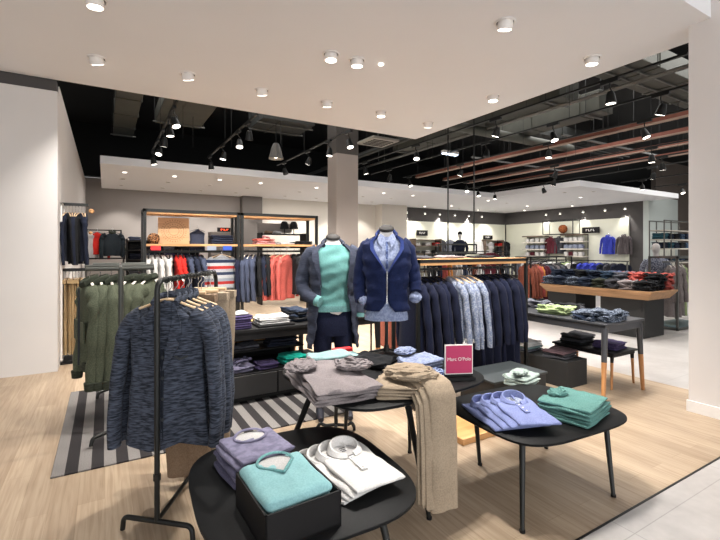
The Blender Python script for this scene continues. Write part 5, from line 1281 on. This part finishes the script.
capshelf('middle wall shelf with rows of white shirts beside blue blazer', 553+10, 586, (1.2, 1.52, 1.84, 2.14), 'the middle shirt shelf', 4)
for px, m_, nm, lb in ((551, MAROON, 'maroon_jacket', 'maroon jacket on right display wall left of grey blazer'), (559, CHARC, 'grey_blazer', 'charcoal blazer on right display wall between the shirt shelves'), (608, ROYAL, 'blue_blazer', 'royal blue blazer on right display wall'), (624, fabric('brown_grey_wool', '5d5658', '4e484a'), 'brown_blazer', 'brown grey blazer at the right end of right display wall')):
    p = WX(px, 249, XR-.2); hang(nm, lb, 'blazer', None, (p.x, p.y, 2.12), -PI/2, 'jacket', m_, 2, HANGWH, True, (('collar', LAPW[m_.name] if False else lapels(m_).mesh('collar', m_)),), 1, 1.05)
ya, yb = rw(577), rw(547)
t = thing('display_cube', 'thin black open cube frame above the shirt shelves', 'display frame', (XR-.3, (ya+yb)/2, 2.16), 0)
m = MB(); b = (yb-ya)/2; hh = .62
for x in (-.25, .25):
    for y in (-b, b): m.box(x-.015, x+.015, y-.015, y+.015, 0, hh)
    for z in (0, hh): m.box(x-.015, x+.015, -b, b, z-.015, z+.015)
for y in (-b, b):
    for z in (0, hh): m.box(-.25, .25, y-.015, y+.015, z-.015, z+.015)
obj('frame', m, BLACK, t, smooth=False)
tag(obj('leather_bag', crumple(41, .14, .2, .2, 24, 18, .2), fabric('orange_brown_pattern', 'b9683a', '3a2a22', 'print'), loc=(XR-.3, (ya+yb)/2-.1, 2.18)), 'orange brown patterned bag inside the thin black cube frame', 'bag')
s_ = sign('dark shop sign on the right display wall beside the cube', (XR-.2, rw(590), 2.17), .75, .25, RW, WHITEG, 4)
# low rail along the right wall
t = thing('wall_rail', 'long black low clothes rail along the right display wall', 'clothes rail', (XR-.45, 11.5, 0))
obj('rail', MB().box(-.02, .02, -2.6, 2.6, 1.0, 1.04), BLACK, t, smooth=False)
for y in (-2.55, 0, 2.55): obj('post', MB().box(-.02, .02, y-.02, y+.02, 0, 1.04), GREYM, t, smooth=False)
cc = [CHARC, GREYK, OFFW, CHARC, GREYP, BLACKC, OFFW, WHITEC, NAVYK, LIME, WHITEC, BLACKC, ROYAL, ROYAL, ROYAL, NAVYK, CHARC, NAVYK]
for i in range(18):
    hang('hanging_sweater', '%s sweater on the low rail along right display wall, %s from the far corner' % (cc[i].name.split('_')[0], ORD[i]), 'sweater', 'sweaters on the low right wall rail', (XR-.45, 13.95-.28*i, 1.0), -.6, 'sweater', cc[i], i % 3, HANGB, False, (), 1, (1.4, 1, .95))
# orange coats rack behind the jeans table
four_post('black garment rack with rust and ochre coats behind the jeans table', 'garment_rack', (8.75, 6.35), 1.5, .42, 1.33, 'framed garment racks', 0, False, True, post=.025)
row([8.1+.095*i for i in range(14)], 6.35, 1.225, 'coat', [RUST, RUST, RUST, CORAL, ORANGE, MAROON, MAROON, SLBLUE, GREYK, CHARC, GREYP, CHARC, GREYK, CHARC], 'warm_coat', 'coat', 'coats behind the jeans table', 'coat on the rack behind the jeans table, %s from the left', sq=.9, rz=PI/2-.3, hanger=HANGB)
# ------------------------------------------------------------------ jeans table
EX0, EX1, EY0, EY1, EZ = 7.60, 8.50, 3.55, 5.62, .80
t = thing('jeans_table', 'large oak topped table on dark block piled with jeans', 'table', ((EX0+EX1)/2, (EY0+EY1)/2, 0))
a, b = (EX1-EX0)/2, (EY1-EY0)/2
m = MB(); m.loft([[Vector((sx*(a-i), sy*(b-i), z)) for sx, sy in ((-1, -1), (1, -1), (1, 1), (-1, 1))] for i, z in ((.09, EZ-.15), (0, EZ-.03), (0, EZ))]); obj('tabletop', m, wood('oak_tray', '9a7450', 'b98f66', 'Y', .8), t, smooth=False, bevel=.004)
obj('block_base', MB().box(-a+.12, a-.12, -b+.16, -b+.9, 0.001, EZ-.151), TAR, t, bevel=.004); obj('block_base', MB().box(-a+.12, a-.12, b-.7, b-.1, 0.001, EZ-.151), TAR, t, bevel=.004)
ec = [[BLACKC, GREYP, CHARC, OLIVED, JEAND, JEANM, JEAND, JEANM], [BLACKC, CORAL, GREYK, JEANB, JEAND, BLACKC, JEAND, JEAND], [CORAL, CORAL, PINK, BLUEP, CHARC, JEANB, OLIVED, NAVYK]]
en = dict()
for c in range(3):
    for r_ in range(8):
        mt = ec[c][r_]; nm = mt.name.split('_')[0]
        if 'denim' in mt.name: nm = {'blue_denim': 'blue denim', 'dark_denim': 'dark denim', 'mottled_denim': 'mottled denim'}[mt.name]
        kind = 'jeans' if 'denim' in mt.name else 'trousers'
        stack('folded_'+kind, '%s folded %s, %s pile back, %s row of jeans table' % (nm, kind, ORD[r_], ['left', 'middle', 'right'][c]), kind, 'jeans table %s row %s pile' % (['left', 'middle', 'right'][c], ORD[r_]), (EX0+.16+.29*c, EY0+.15+.252*r_, EZ+.001), PI/2, 4+(c*2+r_*3) % 3+c, .235, .27, .043, mt, .034, True, .02, r_*3+c)
# ------------------------------------------------------------------ grey jackets rack at the right
p = AT(679, 249, 8.15)
four_post('grey framed rack with taupe jackets beside the right hand wall', 'garment_rack', (p.x+.15, p.y+.1), 1.1, .5, 1.36, 'framed garment racks', 0, False, True, post=.035, mat=GREYM)
obj_t = [o for o in COL.objects if o.name.startswith('garment_rack')][-1]
obj('bottom_shelf', MB().box(-.54, .54, -.24, .24, .051, .07), plain('blue_grey_glass', '5c7076', .3), obj_t)
for i in range(5):
    hang('taupe_jacket', 'taupe jersey jacket on the grey framed rack, %s from the left' % ORD[i], 'jacket', 'taupe jackets on the grey rack', (p.x-.12+.12*i, p.y+.1, 1.255), PI/2-1.0+.1*(i % 2), 'coat', TAUPEJ if i < 4 else LIME, i % 3, HANGWH, True, (), 1, .97)
# ------------------------------------------------------------------ blue jeans shelf far right
x0 = AT(664.5, 249, 12.0).x; y0 = AT(664.5, 249, 12.0).y
t = thing('shelving_frame', 'tall thin shelving with blue jeans beside the right hand wall', 'shelf', (x0+.9, y0+.2, 0)); 
for x in (-.9, -.5, .87):
    for y in (-.2, .18): obj('post', MB().box(x, x+.025, y, y+.025, 0, 2.32), GREYM, t, smooth=False)
for z in (.4, .8, 1.12, 1.52, 1.78, 2.04): obj('shelf_board', MB().box(-.88, .88, -.2, .2, z-.03, z), plain('pale_shelf', 'c6bfb4', .6) if z > 1 else GREYM, t, smooth=False)
obj('top_frame', MB().box(-.9, .9, -.2, -.175, 2.29, 2.32).box(-.9, .9, .18, .205, 2.29, 2.32), GREYM, t, smooth=False)
for k, z in enumerate((1.121, 1.521, 1.781)):
    for i in range(5):
        mt = [JEANB, JEAND, fabric('teal_denim', '3d6a78', '2c4e5a', 'denim'), JEAND, BLACKC][(i+k) % 5]
        stack('folded_jeans', '%s jeans, %s pile on %s board of tall right shelving' % (mt.name.replace('_', ' '), ORD[i], ['lower', 'middle', 'upper'][k]), 'jeans', 'tall right shelving %s pile on board %s' % (ORD[i], ORD[k]), (x0+.2+.34*i, y0+.2, z), 0, 4, .27, .32, .046, mt, .012, True, .01, i+k)
for i in range(3):
    hang('pale_green_sweater', 'pale green sweater under the tall right shelving, %s from the left' % ORD[i], 'sweater', 'pale green sweaters under the right shelving', (x0+.25+.2*i, y0+.2, 1.12), .6, 'sweater', [CHARC, fabric('moss_knit', 'a7ae62', '939a55'), LIME][i], i, HANGB, False, (), 1, .9)
